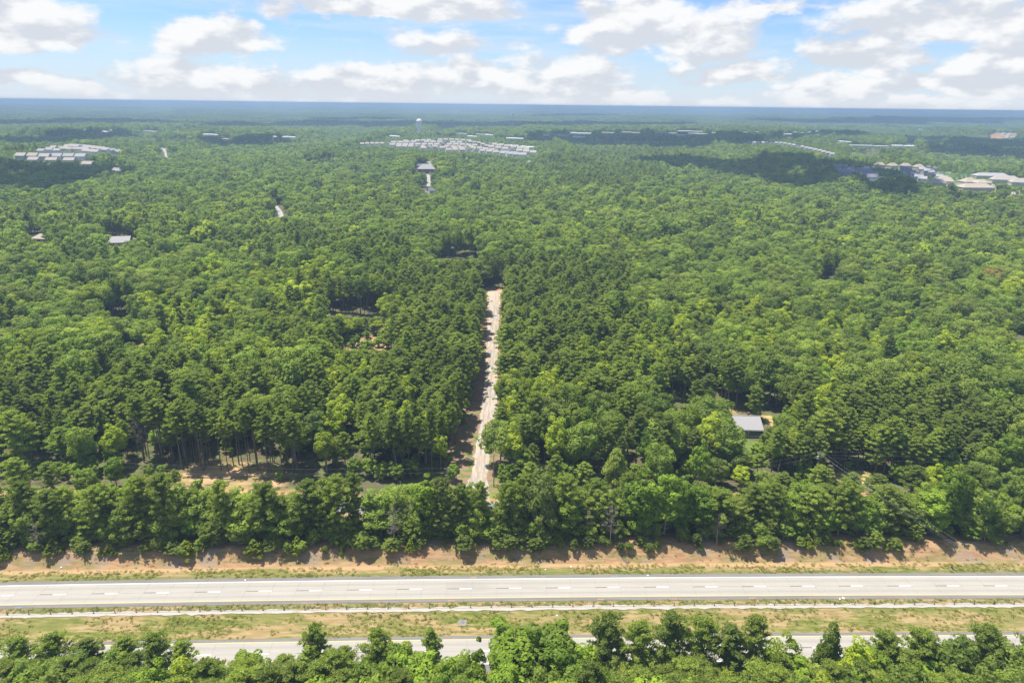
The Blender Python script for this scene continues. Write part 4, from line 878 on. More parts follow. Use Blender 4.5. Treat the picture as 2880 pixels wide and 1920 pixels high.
# 2. the belt between the highway and the local road; px, py of the foot, py of the top
belt = [(30, 1560, 1430, 'bush', 3.6), (105, 1575, 1505, 'young', 2.2), (170, 1560, 1380, 'widepine', 3.6), (255, 1565, 1480, 'bush', 3.2), (370, 1572, 1405, 'bush', 4.3), (300, 1555, 1370, 'widepine', 3.8), (520, 1575, 1400, 'bush', 3.9), (480, 1540, 1340, 'widepine', 4.2),
        (420, 1535, 1320, 'widepine', 3.8), (610, 1555, 1470, 'bush', 3.0), (700, 1568, 1395, 'bush', 5.4), (640, 1540, 1360, 'pine', 3.2), (820, 1560, 1400, 'gum', 4.2), (880, 1545, 1345, 'widepine', 4.4), (760, 1530, 1345, 'widepine', 4.2), (940, 1560, 1480, 'bush', 3.2),
        (950, 1530, 1325, 'widepine', 4.3), (1020, 1552, 1470, 'bush', 2.8), (1055, 1556, 1452, 'cedar', 2.5), (1110, 1560, 1500, 'gum', 2.4), (1182, 1563, 1443, 'cedar', 2.7), (1130, 1520, 1380, 'bush', 3.4), (1200, 1520, 1330, 'gum', 3.4), (1262, 1548, 1480, 'bush', 2.6),
        (1240, 1515, 1340, 'widepine', 3.0), (1338, 1553, 1442, 'cedar', 3.1), (1300, 1520, 1345, 'widepine', 3.0), (1352, 1515, 1352, 'pine', 2.6), (1460, 1560, 1440, 'bush', 4.3), (1430, 1525, 1360, 'widepine', 3.9), (1395, 1545, 1455, 'bush', 2.5), (1545, 1552, 1450, 'bush', 3.6), (1520, 1515, 1325, 'bush', 4.4),
        (1612, 1535, 1425, 'cedar', 2.4), (1590, 1515, 1335, 'widepine', 4.2), (1650, 1555, 1490, 'bush', 3.0), (1690, 1520, 1390, 'bush', 3.4), (1670, 1500, 1340, 'widepine', 3.6), (1735, 1555, 1470, 'bush', 3.0), (1790, 1560, 1345, 'gum', 3.7), (1860, 1565, 1330, 'gum', 4.2), (1900, 1560, 1315, 'gum', 3.4), (1955, 1552, 1360, 'gum', 4.2),
        (2000, 1556, 1470, 'young', 2.4), (2015, 1520, 1370, 'widepine', 4.2), (2110, 1560, 1440, 'bush', 4.1), (2060, 1530, 1400, 'widepine', 3.6), (2195, 1560, 1395, 'gum', 3.2), (2160, 1525, 1350, 'widepine', 3.4), (2270, 1556, 1460, 'bush', 3.6), (2270, 1515, 1365, 'widepine', 4.4), (2350, 1558, 1360, 'widepine', 3.6), (2400, 1545, 1380, 'gum', 3.0), (2420, 1560, 1400, 'gum', 3.0),
        (2500, 1556, 1385, 'widepine', 4.2), (2470, 1520, 1350, 'widepine', 3.4), (2625, 1540, 1478, 'widepine', 2.3), (2590, 1490, 1380, 'bush', 3.8), (2650, 1505, 1310, 'gum', 4.2), (2720, 1520, 1350, 'bush', 4.2), (2790, 1535, 1400, 'bush', 4.2), (2700, 1480, 1320, 'widepine', 4.0), (2860, 1555, 1420, 'bush', 4.4), (2830, 1500, 1350, 'bush', 4.0), (2950, 1565, 1400, 'bush', 4.4), (-50, 1570, 1400, 'bush', 4.4),
        (560, 1512, 1372, 'widepine', 3.4), (330, 1512, 1366, 'widepine', 3.2), (210, 1515, 1372, 'pine', 3.0), (90, 1520, 1360, 'widepine', 3.6), (0, 1515, 1340, 'widepine', 3.8), (1000, 1505, 1330, 'widepine', 3.0), (1480, 1495, 1330, 'widepine', 3.6), (1760, 1500, 1330, 'widepine', 3.4), (2100, 1500, 1345, 'widepine', 3.2), (2360, 1500, 1352, 'widepine', 3.4)]
for (px, py, pt, k_, rad) in belt:
    x, y = g(px, py, 3.0); y = max(y + 2.5, float(cline(x)) + 17.4 + 0.8 * rnd.random())
    x = at_y(px, py, y)[0]
    _, _, zt = at_y(px, pt, y + 0.5); k_ = {'widepine': 'beltpine', 'pine': 'beltpine'}.get(k_, k_); put(k_, x, y, (zt - gz(x, y)) * rnd.uniform(.88, 1.08), rad * rnd.uniform(1.0, 1.22), zone='belt')
for (px, py, pt, hh) in [(1107, 1535, 1418, 0), (1160, 1510, 1400, 0), (1715, 1530, 1412, 0), (2012, 1560, 1440, 0), (115, 1560, 1462, 0), (1650, 1520, 1425, 0), (30, 1590, 1540, 0), (1240, 1560, 1530, 0)]:
    x, y = g(px, py, 3.0); y = max(y, float(cline(x)) + 13.5); x = at_y(px, py, y)[0]; _, _, zt = at_y(px, pt, y); put('dead', x, y, zt - gz(x, y), max(2.0, (zt - gz(x, y)) * .26), zone='belt')
for i in range(120):
    x = -135 + 270 * (i + rnd.random()) / 120; y = float(cline(x)) + rnd.uniform(11.8, 13.6)
    if 2560 < project(x, y, 3.0)[0] < 2780 or rnd.random() < .30: continue
    h_ = rnd.uniform(1.3, 4.6); put(rnd.choice(['bush', 'bush', 'beltpine', 'beltpine', 'cedar']), x, y, h_, h_ * rnd.uniform(.38, .62), zone='under')
for i in range(170):                               # undergrowth filling the belt
    x = -135 + 270 * (i + rnd.random()) / 170; d_ = rnd.choice([14.8, 15.8, 18, 20, 22.5, 24]) + rnd.uniform(-.8, .8); y = float(cline(x)) + d_
    if y > float(lroad(x)) - 5 or 2640 < project(x, y, 3.0)[0] < 2760 and d_ < 15: continue
    gap_ = abs(float(project(x, y, 3.0)[0]) - 1030) < 30 and d_ > 15
    h_ = rnd.uniform(3.6, 7) if d_ < 16.6 else rnd.uniform(8, 13)
    if not gap_: put(rnd.choices(['bush', 'gum', 'young', 'beltpine'], [5, 1.6, .8, 3])[0], x, y, h_, h_ * rnd.uniform(.32, .44), zone='under')
# a few taller ones right of the drive, between local road and wood
mid = [(1490, 1400, 1300, 'pine', 3.2), (1560, 1390, 1280, 'widepine', 3.2), (1640, 1395, 1300, 'pine', 3.0), (1730, 1380, 1270, 'bush', 4.2), (1850, 1370, 1250, 'bush', 4.6), (1960, 1380, 1235, 'gum', 2.6), (2010, 1365, 1290, 'bush', 3.8), (2080, 1375, 1310, 'lime', 3.0), (2150, 1385, 1320, 'bush', 3.2),
       (1275, 1355, 1300, 'young', 2.0), (1420, 1365, 1318, 'young', 2.0), (500, 1385, 1320, 'pine', 2.0), (560, 1395, 1345, 'young', 1.8), (625, 1400, 1350, 'pine', 2.0), (790, 1350, 1330, 'young', 1.4), (2300, 1395, 1310, 'widepine', 4.0), (2390, 1395, 1330, 'widepine', 3.4), (2200, 1385, 1330, 'widepine', 3.4),
       (2460, 1400, 1335, 'widepine', 3.6), (2560, 1400, 1310, 'widepine', 4.0), (2620, 1390, 1310, 'lime', 3.4), (2680, 1395, 1320, 'lime', 3.2), (2760, 1395, 1310, 'bush', 4.4), (2850, 1400, 1320, 'bush', 4.4), (60, 1400, 1290, 'widepine', 4.0), (150, 1390, 1300, 'widepine', 3.6), (250, 1390, 1320, 'bush', 3.4), (330, 1370, 1290, 'gum', 2.6)]
for (px, py, pt, k_, rad) in mid:
    x, y = g(px, py, 3.0); _, _, zt = at_y(px, pt, y); put(k_, x, y, max(3.5, zt - gz(x, y)), rad, zone='verge')
# the big trees by the white-trimmed house and by the drive
for (px, py, pt, k_, rad) in [(1980, 1258, 1112, 'oak', 8.4), (2162, 1266, 1200, 'bush', 3.4), (2075, 1340, 1262, 'bush', 3.4), (2128, 1290, 1240, 'young', 2.4), (2175, 1310, 1250, 'bush', 3.4), (1985, 1300, 1240, 'gum', 2.2), (2205, 1250, 1165, 'oak', 5.2), (1480, 1215, 1062, 'lime', 3.8), (1440, 1235, 1100, 'lime', 3.4), (1500, 1255, 1120, 'lime', 3.6),
                              (1600, 1225, 1080, 'oak', 5.4), (1680, 1230, 1105, 'oak', 5.6), (1780, 1210, 1075, 'oak', 5.8), (1840, 1250, 1100, 'oak', 5.4), (1540, 1290, 1165, 'oak', 4.6), (1640, 1290, 1150, 'gum', 3.4), (1710, 1280, 1140, 'oak', 4.8), (1460, 1300, 1180, 'oak', 4.0)]:
    x, y = g(px, py, 3.0); _, _, zt = at_y(px, pt, y); put(k_, x, y, zt - gz(x, y), rad, zone='house' if px > 1900 else 'right')
# tall pines with bare trunks along the clearing on the left
for i in range(46):
    px = rnd.uniform(395, 850); py = rnd.uniform(1285, 1322) - (18 if px < 500 else 0) + (px - 400) * 0.03
    x, y = g(px, py, 3.0); put('tallpine', x, y, rnd.uniform(19, 24), rnd.uniform(2.4, 3.3), zone='clearing')
for px, py in [(825, 1335), (838, 1338), (1340 - 70, 1290), (1240, 1300), (1215, 1330), (1180, 1325), (1150, 1330), (1110, 1335), (1050, 1335), (1265, 1240), (1280, 1200), (1290, 1165), (1300, 1140), (1245, 1270), (1272, 1215), (1500, 1320), (1530, 1320), (1585, 1310), (1470, 1322), (1620, 1310)]:
    x, y = g(px, py, 3.0); put('tallpine' if px < 900 or px > 1400 else 'pine', x, y, rnd.uniform(18, 22), rnd.uniform(2.6, 3.3), zone='edge')
for (pa, pb, py, n_) in [(925, 1095, 893, 17), (325, 385, 900, 8), (1240, 1365, 738, 12), (1362, 1418, 806, 7), (2300, 2360, 788, 6), (2020, 2080, 1150, 5)]:
    for i in range(n_):
        x, y = g(pa + (pb - pa) * (i + rnd.random()) / n_, py + rnd.uniform(-5, 3), 3.0); put('tallpine', x, y, rnd.uniform(17, 21), rnd.uniform(2.4, 3.0), zone='gap')
for i in range(22):
    x, y = g(1035 + rnd.uniform(-60, 60), 985 + rnd.uniform(-34, 50), 3.0); put('young', x, y, rnd.uniform(2.5, 6), rnd.uniform(1.4, 2.4), zone='scrub')
for px, py, pt in [(390, 1270, 1165), (420, 1290, 1160), (455, 1280, 1170), (1510 // 2, 1190, 1120), (640, 1090, 1040), (2432, 700, 668), (2442, 710, 680), (2130, 935, 905), (620, 1085, 1058), (2690, 590, 555)]:
    x, y = g(px, py, 3.0); _, _, zt = at_y(px, pt, y); put('dead', x, y, zt - gz(x, y), 3.4, zone='wood')
for px, py, pt in [(750, 1200, 1125), (325, 640, 598), (2160, 790, 750), (272, 610, 590)]:
    x, y = g(px, py, 3.0); _, _, zt = at_y(px, pt, y); put('brown', x, y, zt - gz(x, y), 3.6, zone='wood')

# 3. the wood
bld_xy = []                                                       # footprints filled in below, before the wood is planted
def wood_mask(x, y):
    ok = np.ones(len(x), bool)
    d = y - cline(x)
    ok &= y > 187
    c, w = drive_c(y); L = np.interp(y, clear_l_y, clear_l); Rg = np.interp(y, clear_l_y, clear_r)
    ok &= ~((y < 414) & (x > c - w - L) & (x < c + w + Rg))
    for (a_, b_) in lanes:
        t_ = np.clip((y - a_[1]) / (b_[1] - a_[1]), 0, 1); ok &= ~((np.abs(x - a_[0] - (b_[0] - a_[0]) * t_ - 2 * np.sin(math.pi * t_)) < 6.5) & (y > a_[1] - 45) & (y < b_[1] + 4))
    for (cx, cy_, rx, ry, what) in clears:
        ok &= ((x - cx) / (rx + 1.5)) ** 2 + ((y - cy_) / (ry + 1.5)) ** 2 > 1
    nearb = np.zeros(len(x), bool)
    for (bx_, by_, bw_, bd_, bz_) in BLD: nearb |= (np.abs(x - bx_) < bw_ + 14) & (np.abs(y - by_) < bd_ + 32)
    thin = (rng.uniform(0, 1, len(x)) > .35) & nearb
    for i in (0, 1, 3, 4, 5, 6): cx, cy_, ex, ey = plates[i]; ok &= ~((np.abs(x - cx) < ex) & (np.abs(y - cy_) < ey) & thin)
    for (bx_, by_, bw_, bd_, bz_) in BLD: ok &= ~((np.abs(x - bx_) < bw_ + 3.5) & (y > by_ - bd_ - 7) & (y < by_ + bd_ + 3))
    x0h, y0h = g(2812, 391, PLZ); x1h, y1h = g(2842, 366, PLZ); ok &= ~((np.abs(x - np.interp(y, [y0h, y1h], [x0h, x1h])) < 52) & (y > y0h - 20) & (y < y1h))
    hx, hy = g(2105, 1215, 4); ok &= ~((np.abs(x - hx) < 11) & (np.abs(y - hy) < 9))
    return ok
def zone_w(cx, cy_, rx, ry, px, py): return np.exp(-(((px - cx) / rx) ** 2 + ((py - cy_) / ry) ** 2) * 1.2)
def pineness(x, y):
    px, py = project(x, y, np.full_like(x, 17.0))
    p = 0.12 + 0.50 * waves(x, y, 260, 5)
    for (cx, cy_, rx, ry, w) in [(1150, 860, 330, 190, 1.1), (1560, 830, 250, 190, 1.0), (1200, 1050, 300, 130, .8), (300, 1120, 500, 130, .8), (1850, 950, 300, 130, .45), (2500, 1170, 430, 110, .9), (500, 640, 500, 60, .5), (820, 860, 120, 70, .5), (1000, 560, 200, 30, .4),
                                 (2300, 850, 650, 160, -.7), (500, 770, 450, 90, -.6), (1500, 650, 500, 80, -.6), (2300, 640, 700, 70, -.6), (1700, 500, 120, 40, 1), (1750, 450, 200, 30, 1.2)]:
        p = p + w * zone_w(cx, cy_, rx, ry, px, py)
    return p
def limeness(x, y):
    px, py = project(x, y, np.full_like(x, 15.0))
    p = 0.15 + 0.38 * waves(x, y, 190, 21)
    for (cx, cy_, rx, ry, w) in [(870, 835, 130, 50, 1.1), (560, 900, 220, 70, .5), (60, 1000, 120, 60, .3), (380, 950, 160, 45, .6), (2740, 640, 240, 45, .9), (2450, 830, 200, 60, .12), (2250, 1000, 150, 50, .3), (1750, 1040, 200, 60, .12), (1850, 590, 250, 40, .25), (1150, 1150, 150, 60, .25)]:
        p = p + w * zone_w(cx, cy_, rx, ry, px, py)
    for (cx, cy_, rx, ry, w) in [(1400, 820, 260, 150, -.35), (300, 500, 500, 60, -.1)]: p = p + w * zone_w(cx, cy_, rx, ry, px, py)
    return p
def jgrid(step, ylo, yhi, jit):
    xs = np.arange(-yhi * 0.95, yhi * 0.95, step); ys_ = np.arange(ylo, yhi, step * .92)
    A, B = np.meshgrid(xs, ys_); A = A + (np.arange(len(ys_)) % 2)[:, None] * step / 2
    A = A + rng.uniform(-jit, jit, A.shape) * step; B = B + rng.uniform(-jit, jit, B.shape) * step
    A, B = A.ravel(), B.ravel()
    k = np.abs(A) < 0.86 * B + 25
    return A[k], B[k]
hand = np.array([(t['x'], t['y'], KINDS[t['k']]['R'] * t['sr']) for t in TREES if t['y'] > 175])
FOREST = []                                                       # arrays per band: x, y, kind key index
keys = ['oak', 'bush', 'gum', 'lime', 'young', 'pine', 'widepine', 'tallpine', 'cedar', 'brown']
def plant(x, y, which):
    ok = wood_mask(x, y)
    near = y < 320
    if near.any():
        for (hx, hy, hr) in hand:
            ok &= ~(near & ((x - hx) ** 2 + (y - hy) ** 2 < (hr * .95) ** 2))
    return x[ok], y[ok]
bands = [(187, 470, 4.4, 7.8), (470, 1250, 4.9, 8.6), (1250, 3300, 7.2, 9.8)]
for (ylo, yhi, sp, sb) in bands:
    x, y = jgrid(sp, ylo, yhi, .34); x, y = plant(x, y, 0)
    pn = pineness(x, y); keep = (pn + rng.uniform(-.2, .2, len(x))) > 0.5; x, y = x[keep], y[keep]
    lm = limeness(x, y); u = rng.uniform(0, 1, len(x))
    kk = np.where(u < lm * .45, 3, np.where(u > .93, 6, 5)); FOREST.append((x, y, kk))
    x, y = jgrid(sb, ylo, yhi, .36); x, y = plant(x, y, 1)
    pn = pineness(x, y); keep = (pn + rng.uniform(-.2, .2, len(x))) <= 0.5; x, y = x[keep], y[keep]
    lm = limeness(x, y); u = rng.uniform(0, 1, len(x)); u2 = rng.uniform(0, 1, len(x))
    kk = np.where(u2 < lm, 3, np.where(u < .64, 0, np.where(u < .84, 2, np.where(u < .93, 6, np.where(u < .935, 9, 5))))); FOREST.append((x, y, kk))
# understorey: along clearings and through the wood's front
x, y = jgrid(5.5, 186, 330, .45); x, y = plant(x, y, 2); keep = rng.uniform(0, 1, len(x)) < .42; FOREST.append((x[keep], y[keep], np.full(keep.sum(), 4)))
rowx = np.arange(-175, 175, 3.2); rx_ = rowx + rng.uniform(-1.2, 1.2, len(rowx)); ry_ = lroad(rowx) + 14.2 + rng.uniform(0, 3.5, len(rowx))
kp = (rng.uniform(0, 1, len(rx_)) < .62) & ~((rx_ > -24) & (rx_ < -2)) & ~((rx_ > -105) & (rx_ < -62)) & ~((rx_ > 62) & (rx_ < 84)); FOREST.append((rx_[kp], ry_[kp], np.full(kp.sum(), 4)))
x = np.concatenate([f[0] for f in FOREST]); y = np.concatenate([f[1] for f in FOREST]); kk = np.concatenate([f[2] for f in FOREST]).astype(int)
z = ground(x, y); nominal = np.array([KINDS[k_]['H'] for k_ in keys])[kk]; nr_ = np.array([KINDS[k_]['R'] for k_ in keys])[kk]
hs = rng.uniform(.76, 1.16, len(x)) * np.exp(rng.normal(0, .09, len(x))) * (1 + 0.12 * waves(x, y, 150, 30)); hs = np.where(kk == 4, rng.uniform(.5, 1.25, len(x)), hs)
young_patch = np.clip(zone_w(2760, 640, 170, 38, *project(x, y, np.full_like(x, 10.0))), 0, 1); hs = hs * (1 - .45 * young_patch)
rs = hs * np.exp(rng.normal(.12, .13, len(x))) * np.where(y > 1250, 1.1, 1.0)
x0h_, y0h_ = g(2815, 388, PLZ)
# in front of a plateau the wood stays low enough for the houses to be seen over it
view_keep = [(bx_, by_ - bd_, bw_, bz_, 0) for (bx_, by_, bw_, bd_, bz_) in BLD] + [(x0h_, y0h_, 60, PLZ, 0)] + [(a_[0] + (b_[0] - a_[0]) * t, a_[1] + (b_[1] - a_[1]) * t, 5.0, gz(*a_) + .5, 0) for (a_, b_) in lanes for t in (0, .35)]
for i in (0, 1, 3, 4, 5, 6): cx, cy_, ex, ey = plates[i]; hs = np.where((np.abs(x - cx) < ex + 10) & (np.abs(y - cy_) < ey + 15), hs * .5, hs)
rs = hs * np.exp(rng.normal(.12, .13, len(x))) * np.where(y > 1250, 1.1, 1.0)
view_keep += [(cx, cy_ - ry * .4, rx, gz(cx, cy_) + .6, 6.0) for (cx, cy_, rx, ry, w_) in clears]
for (cx, y0, hw, zk, side) in view_keep:
    sdist = np.maximum(y0 - y, 0); f_ = (np.abs(x - cx * y / max(y0, 1)) < hw * np.minimum(1, y / y0 + .0) + 3) & (y < y0)
    lim = (zk + sdist * (CAM_H - zk) / y0 - z) / nominal
    hs = np.where(f_ & (hs > lim), np.maximum(lim * rng.uniform(.90, 1.03, len(x)), .10), hs); rs = np.where(f_ & (hs < .7), np.minimum(rs, hs * 1.4 + .18), rs)
rot = rng.uniform(0, 6.28, len(x)); var = rng.integers(0, 1000, len(x))
px, py = project(x, y, z + nominal * hs * .8)
inframe = (px > -20) & (px < 2900) & (py < 1940)
dist = np.hypot(x, y)

def solo(t):
    K = KINDS[t['k']]; nm = 'shrub' if t.get('shrub') else K['name']; root = empty(nm, (t['x'], t['y'], t['z']), t['rot'])
    tag(root, t['label'], nm.replace('_', ' '), t['group'])
    s_ = (t['sr'], t['sr'], t['sh'])
    inst('trunk', K['trunks'][t['v']], root, sc=(min(1.3, t['sr']), min(1.3, t['sr']), t['sh']))
    if K['crowns']: inst('crown', K['crowns'][t['v'] % len(K['crowns'])][0], root, sc=s_)
# labels for the hand-placed rows
SHR = {'cedar': 'small conical yellow green cedar', 'bush': 'leafy mid green shrub', 'gum': 'fresh green shrub', 'young': 'small pale green shrub', 'beltpine': 'low bushy young pine'}
zn = {'under': 'in the highway undergrowth', 'front': 'in the foreground', 'belt': 'in the belt beyond the highway', 'verge': 'behind the local road',
      'house': 'by the small green house', 'right': 'just right of the gravel drive', 'clearing': 'behind the bare clearing', 'edge': 'near the gravel drive', 'wood': 'deep in the wood', 'gap': 'behind a dark gap', 'scrub': 'in the scrubby clay clearing'}
gn = {'under': 'undergrowth in the belt beyond the highway', 'front': 'trees in the foreground row', 'belt': 'trees of the belt beyond the highway', 'verge': 'trees on the verge of the local road', 'house': 'trees around the grey roofed house', 'right': 'trees right of the gravel drive',
      'clearing': 'tall pines behind the clearing', 'edge': 'trees at the edge of the drive', 'wood': 'dead and dying trees in the wood', 'gap': 'bare stemmed pines behind gaps in the wood', 'scrub': 'saplings in the scrubby clearing'}
for zkey in zn:
    zt = sorted([t for t in TREES if t['zone'] == zkey], key=lambda t: t['x'] / t['y'])
    looks = {}
    for t in zt: t.setdefault('look', SHR.get(t['k'], 'leafy green shrub') if t['shrub'] else LOOK[t['k']]); looks.setdefault(t['look'], []).append(t)
    for lk, ts_ in looks.items():
        for i, t in enumerate(ts_):
            if len(ts_) == 1: t['label'] = f"the only {lk} {zn[zkey]}"
            else: t['label'] = f"{lk}, {nth(i)} such from the left {zn[zkey]}"
            t['group'] = gn[zkey]
n_pine = sum(1 for t in TREES if KINDS[t['k']]['name'] == 'pine_tree' and not t['shrub']); n_broad = sum(1 for t in TREES if KINDS[t['k']]['name'] == 'broadleaf_tree' and not t['shrub'])
isp = np.isin(kk, [5, 6, 7]); used = np.zeros(len(x), bool)
for mask, quota in ((isp, 296 - n_pine), (~isp, 296 - n_broad)):
    c_ = np.where(mask & inframe)[0]; c_ = c_[np.argsort(dist[c_])][:max(0, quota)]; used[c_] = True
hx_, hy_ = g(2105, 1215, 4)
for i in np.where(used)[0]:
    k_ = keys[kk[i]]; xi, yi = x[i], y[i]
    c, w = drive_c(yi)
    side = 'left' if xi < c else 'right'; place = f"{side} of the drive"
    if abs(xi - c) < 14: place = f"lining the drive's {side} side"
    elif math.hypot(xi - hx_, yi - hy_) < 26: place = 'near the small green house'
    elif xi < -60 and yi < 215: place = 'above the bare clearing'
    elif yi < 205: place = f"at wood's edge {side} of drive"
    else: place = f"inside wood {side} of drive"
    TREES.append(dict(k=k_, x=xi, y=yi, z=z[i] - .1, sh=hs[i], sr=rs[i], rot=rot[i], v=int(var[i]) % len(KINDS[k_]['trunks']), label=(LOOK[k_], place), group=f"{LOOK[k_]}s {place}", zone='auto'))
fam = {}
for t in TREES:
    if t['zone'] == 'auto': fam.setdefault(t['label'], []).append(t)
for (lk, place), ts_ in fam.items():
    ts_.sort(key=lambda t: t['x'] / t['y'])
    for i, t in enumerate(ts_): t['label'] = f"{lk}, {nth(i)} such from the left {place}" if len(ts_) > 1 else f"the only {lk} {place}"
for t in TREES: solo(t)

# the rest of the wood: two masses of instanced trees, pines and broadleaf trees
def proto_collection(name, items):
    c = bpy.data.collections.new(name)
    for i, me in enumerate(items):
        c.objects.link(bpy.data.objects.new(f"{name}_{i:03d}", me))
    return c
def scatter(name, label, cat, coll, P_, rot_, scl_, idx_):
    me = bpy.data.meshes.new(name); me.vertices.add(len(P_)); me.vertices.foreach_set('co', np.asarray(P_, np.float32).ravel())
    a = me.attributes.new('rot', 'FLOAT_VECTOR', 'POINT'); a.data.foreach_set('vector', np.asarray(rot_, np.float32).ravel())
    a = me.attributes.new('scl', 'FLOAT_VECTOR', 'POINT'); a.data.foreach_set('vector', np.asarray(scl_, np.float32).ravel())
    a = me.attributes.new('idx', 'INT', 'POINT'); a.data.foreach_set('value', np.asarray(idx_, np.int32))
    ob = link(bpy.data.objects.new(name, me)); tag(ob, label, cat, kind='stuff')
    ng = bpy.data.node_groups.new(name, 'GeometryNodeTree')
    ng.interface.new_socket('Geometry', in_out='INPUT', socket_type='NodeSocketGeometry'); ng.interface.new_socket('Geometry', in_out='OUTPUT', socket_type='NodeSocketGeometry')
    N = ng.nodes; L = ng.links; gi = N.new('NodeGroupInput'); go = N.new('NodeGroupOutput')
    ci = N.new('GeometryNodeCollectionInfo'); ci.inputs['Collection'].default_value = coll; ci.inputs['Separate Children'].default_value = True; ci.inputs['Reset Children'].default_value = True
    ip = N.new('GeometryNodeInstanceOnPoints'); ip.inputs['Pick Instance'].default_value = True
    def at_(nm, ty):
        q = N.new('GeometryNodeInputNamedAttribute'); q.data_type = ty; q.inputs['Name'].default_value = nm; return q.outputs['Attribute']
    L.new(gi.outputs[0], ip.inputs['Points']); L.new(ci.outputs[0], ip.inputs['Instance'])
    L.new(at_('idx', 'INT'), ip.inputs['Instance Index']); L.new(at_('rot', 'FLOAT_VECTOR'), ip.inputs['Rotation']); L.new(at_('scl', 'FLOAT_VECTOR'), ip.inputs['Scale'])
    L.new(ip.outputs[0], go.inputs[0])
    mo = ob.modifiers.new('scatter', 'NODES'); mo.node_group = ng
    return ob
def join_tree(K, v, lod):
    """crown and trunk of one form as one mesh for the masses"""
    cm = K['crowns'][v % len(K['crowns'])][lod]; tm = K['trunks'][v % len(K['trunks'])]
    def arr(me):
        v_ = np.empty(len(me.vertices) * 3, np.float32); me.vertices.foreach_get('co', v_); return v_.reshape(-1, 3)
    cv, tv = arr(cm), arr(tm)
    if lod == 2: 
        H = K['H']; tv = np.array([(.3, 0, 0), (-.15, .26, 0), (-.15, -.26, 0), (0, 0, H * .8)], np.float32); tf = [[0, 1, 3], [1, 2, 3], [2, 0, 3]]
    else: tf = [list(p.vertices) for p in tm.polygons]
    cf = np.arange(len(cv)).reshape(-1, 4).tolist()
    me = bpy.data.meshes.new('tree'); me.from_pydata(np.concatenate([cv, tv]).tolist(), [], cf + [[i + len(cv) for i in f] for f in tf])
    t_ = np.zeros(len(cm.polygons), np.float32); cm.attributes['tint'].data.foreach_get('value', t_)
    a = me.attributes.new('tint', 'FLOAT', 'FACE'); a.data.foreach_set('value', np.concatenate([t_, np.zeros(len(tf), np.float32)]))
    me.materials.append(cm.materials[0]); me.materials.append(tm.materials[0])
    me.polygons.foreach_set('material_index', np.array([0] * len(cf) + [1] * len(tf), np.int32)); me.update()
    return me
items, table = [], {}
for ki, k_ in enumerate(keys):
    K = KINDS[k_]
    for lod in range(3):
        for v in range(len(K['trunks'])):
            table.setdefault((ki, lod), []).append(len(items)); items.append(join_tree(K, v, lod))
coll = proto_collection('tree_form', items)
rest = ~used; asp = rng.uniform(.82, 1.2, len(x))
lod = np.where(dist < 520, 0, np.where(dist < 1150, 1, 2))
pick = np.array([table[(int(a), int(b))][int(c) % len(table[(int(a), int(b))])] for a, b, c in zip(kk, lod, var)])
for mask, nm, lb in ((isp, 'pine_tree', 'mass of dark green pine crowns filling the wood beyond the nearest trees'), (~isp, 'broadleaf_tree', 'mass of rounded broadleaf crowns filling the wood beyond the nearest trees')):
    s_ = mask & rest
    scatter(nm, lb, nm.replace('_', ' ') + 's', coll, np.stack([x[s_], y[s_], z[s_] - .1], 1), np.stack([0 * x[s_], 0 * x[s_], rot[s_]], 1), np.stack([rs[s_], rs[s_] * asp[s_], hs[s_]], 1), pick[s_])

# far canopy: pieces of closed woodland, 90 m and 270 m across
def canopy_piece(seed, size, step, rad, zvar):
    r = np.random.default_rng(seed); V, Fq, T = [], [], []; k = 0
    for a in np.arange(-size / 2, size / 2, step):
        for b in np.arange(-size / 2, size / 2, step):
            cx = a + r.uniform(-.4, .4) * step; cy_ = b + r.uniform(-.4, .4) * step; R1 = rad * r.uniform(.7, 1.25); hz_ = R1 * r.uniform(.9, 1.7); z0 = r.uniform(-zvar, zvar); t0 = r.uniform(0, .7)
            V.append((cx, cy_, z0 + hz_)); top = k; k += 1; rows = []
            for (q, h) in ((0.55, .80), (1.0, .28), (1.06, -.9)):
                row = []
                for j in range(7):
                    an = 6.2832 * j / 7 + r.uniform(-.25, .25); rr_ = R1 * q * r.uniform(.8, 1.15)
                    V.append((cx + math.cos(an) * rr_, cy_ + math.sin(an) * rr_, z0 + hz_ * h * (1 + r.uniform(-.15, .15)))); row.append(k); k += 1
                rows.append(row)
            for i in range(7):
                i2 = (i + 1) % 7; Fq.append([top, rows[0][i], rows[0][i2]]); T.append(t0 + .3 * r.uniform())
                for A_, B_ in ((0, 1), (1, 2)):
                    Fq.append([rows[A_][i], rows[B_][i], rows[B_][i2]]); Fq.append([rows[A_][i], rows[B_][i2], rows[A_][i2]]); T += [t0 * .8 + .2 * r.uniform(), t0 * .8 + .2 * r.uniform()]
    return np.array(V), np.array(Fq), T
pieces = []
M_far = leaf_mat('far_canopy_shaded', (0.075, 0.125, 0.036), (0.110, 0.165, 0.045), (0.16, 0.22, 0.06), 0.3)  # darker than the near leaves: self-shade of the crowns put into the colour
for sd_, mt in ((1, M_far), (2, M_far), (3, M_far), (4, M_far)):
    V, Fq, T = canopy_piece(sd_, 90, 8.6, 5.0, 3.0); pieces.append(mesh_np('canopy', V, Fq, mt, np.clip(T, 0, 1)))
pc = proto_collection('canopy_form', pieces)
def wedge(step, rlo, rhi, jit=.12):
    A, B = np.meshgrid(np.arange(-rhi * .95, rhi * .95, step), np.arange(rlo * .6, rhi, step)); A = A.ravel() + rng.uniform(-jit, jit, A.size) * step; B = B.ravel() + rng.uniform(-jit, jit, B.size) * step
    r = np.hypot(A, B); k = (r > rlo) & (r <= rhi) & (np.abs(A) < .9 * B); return A[k], B[k]
X1, Y1 = wedge(84, 2600, 6400); k = ~((Y1 < 3300) & (np.hypot(X1, Y1) < 4200)) 
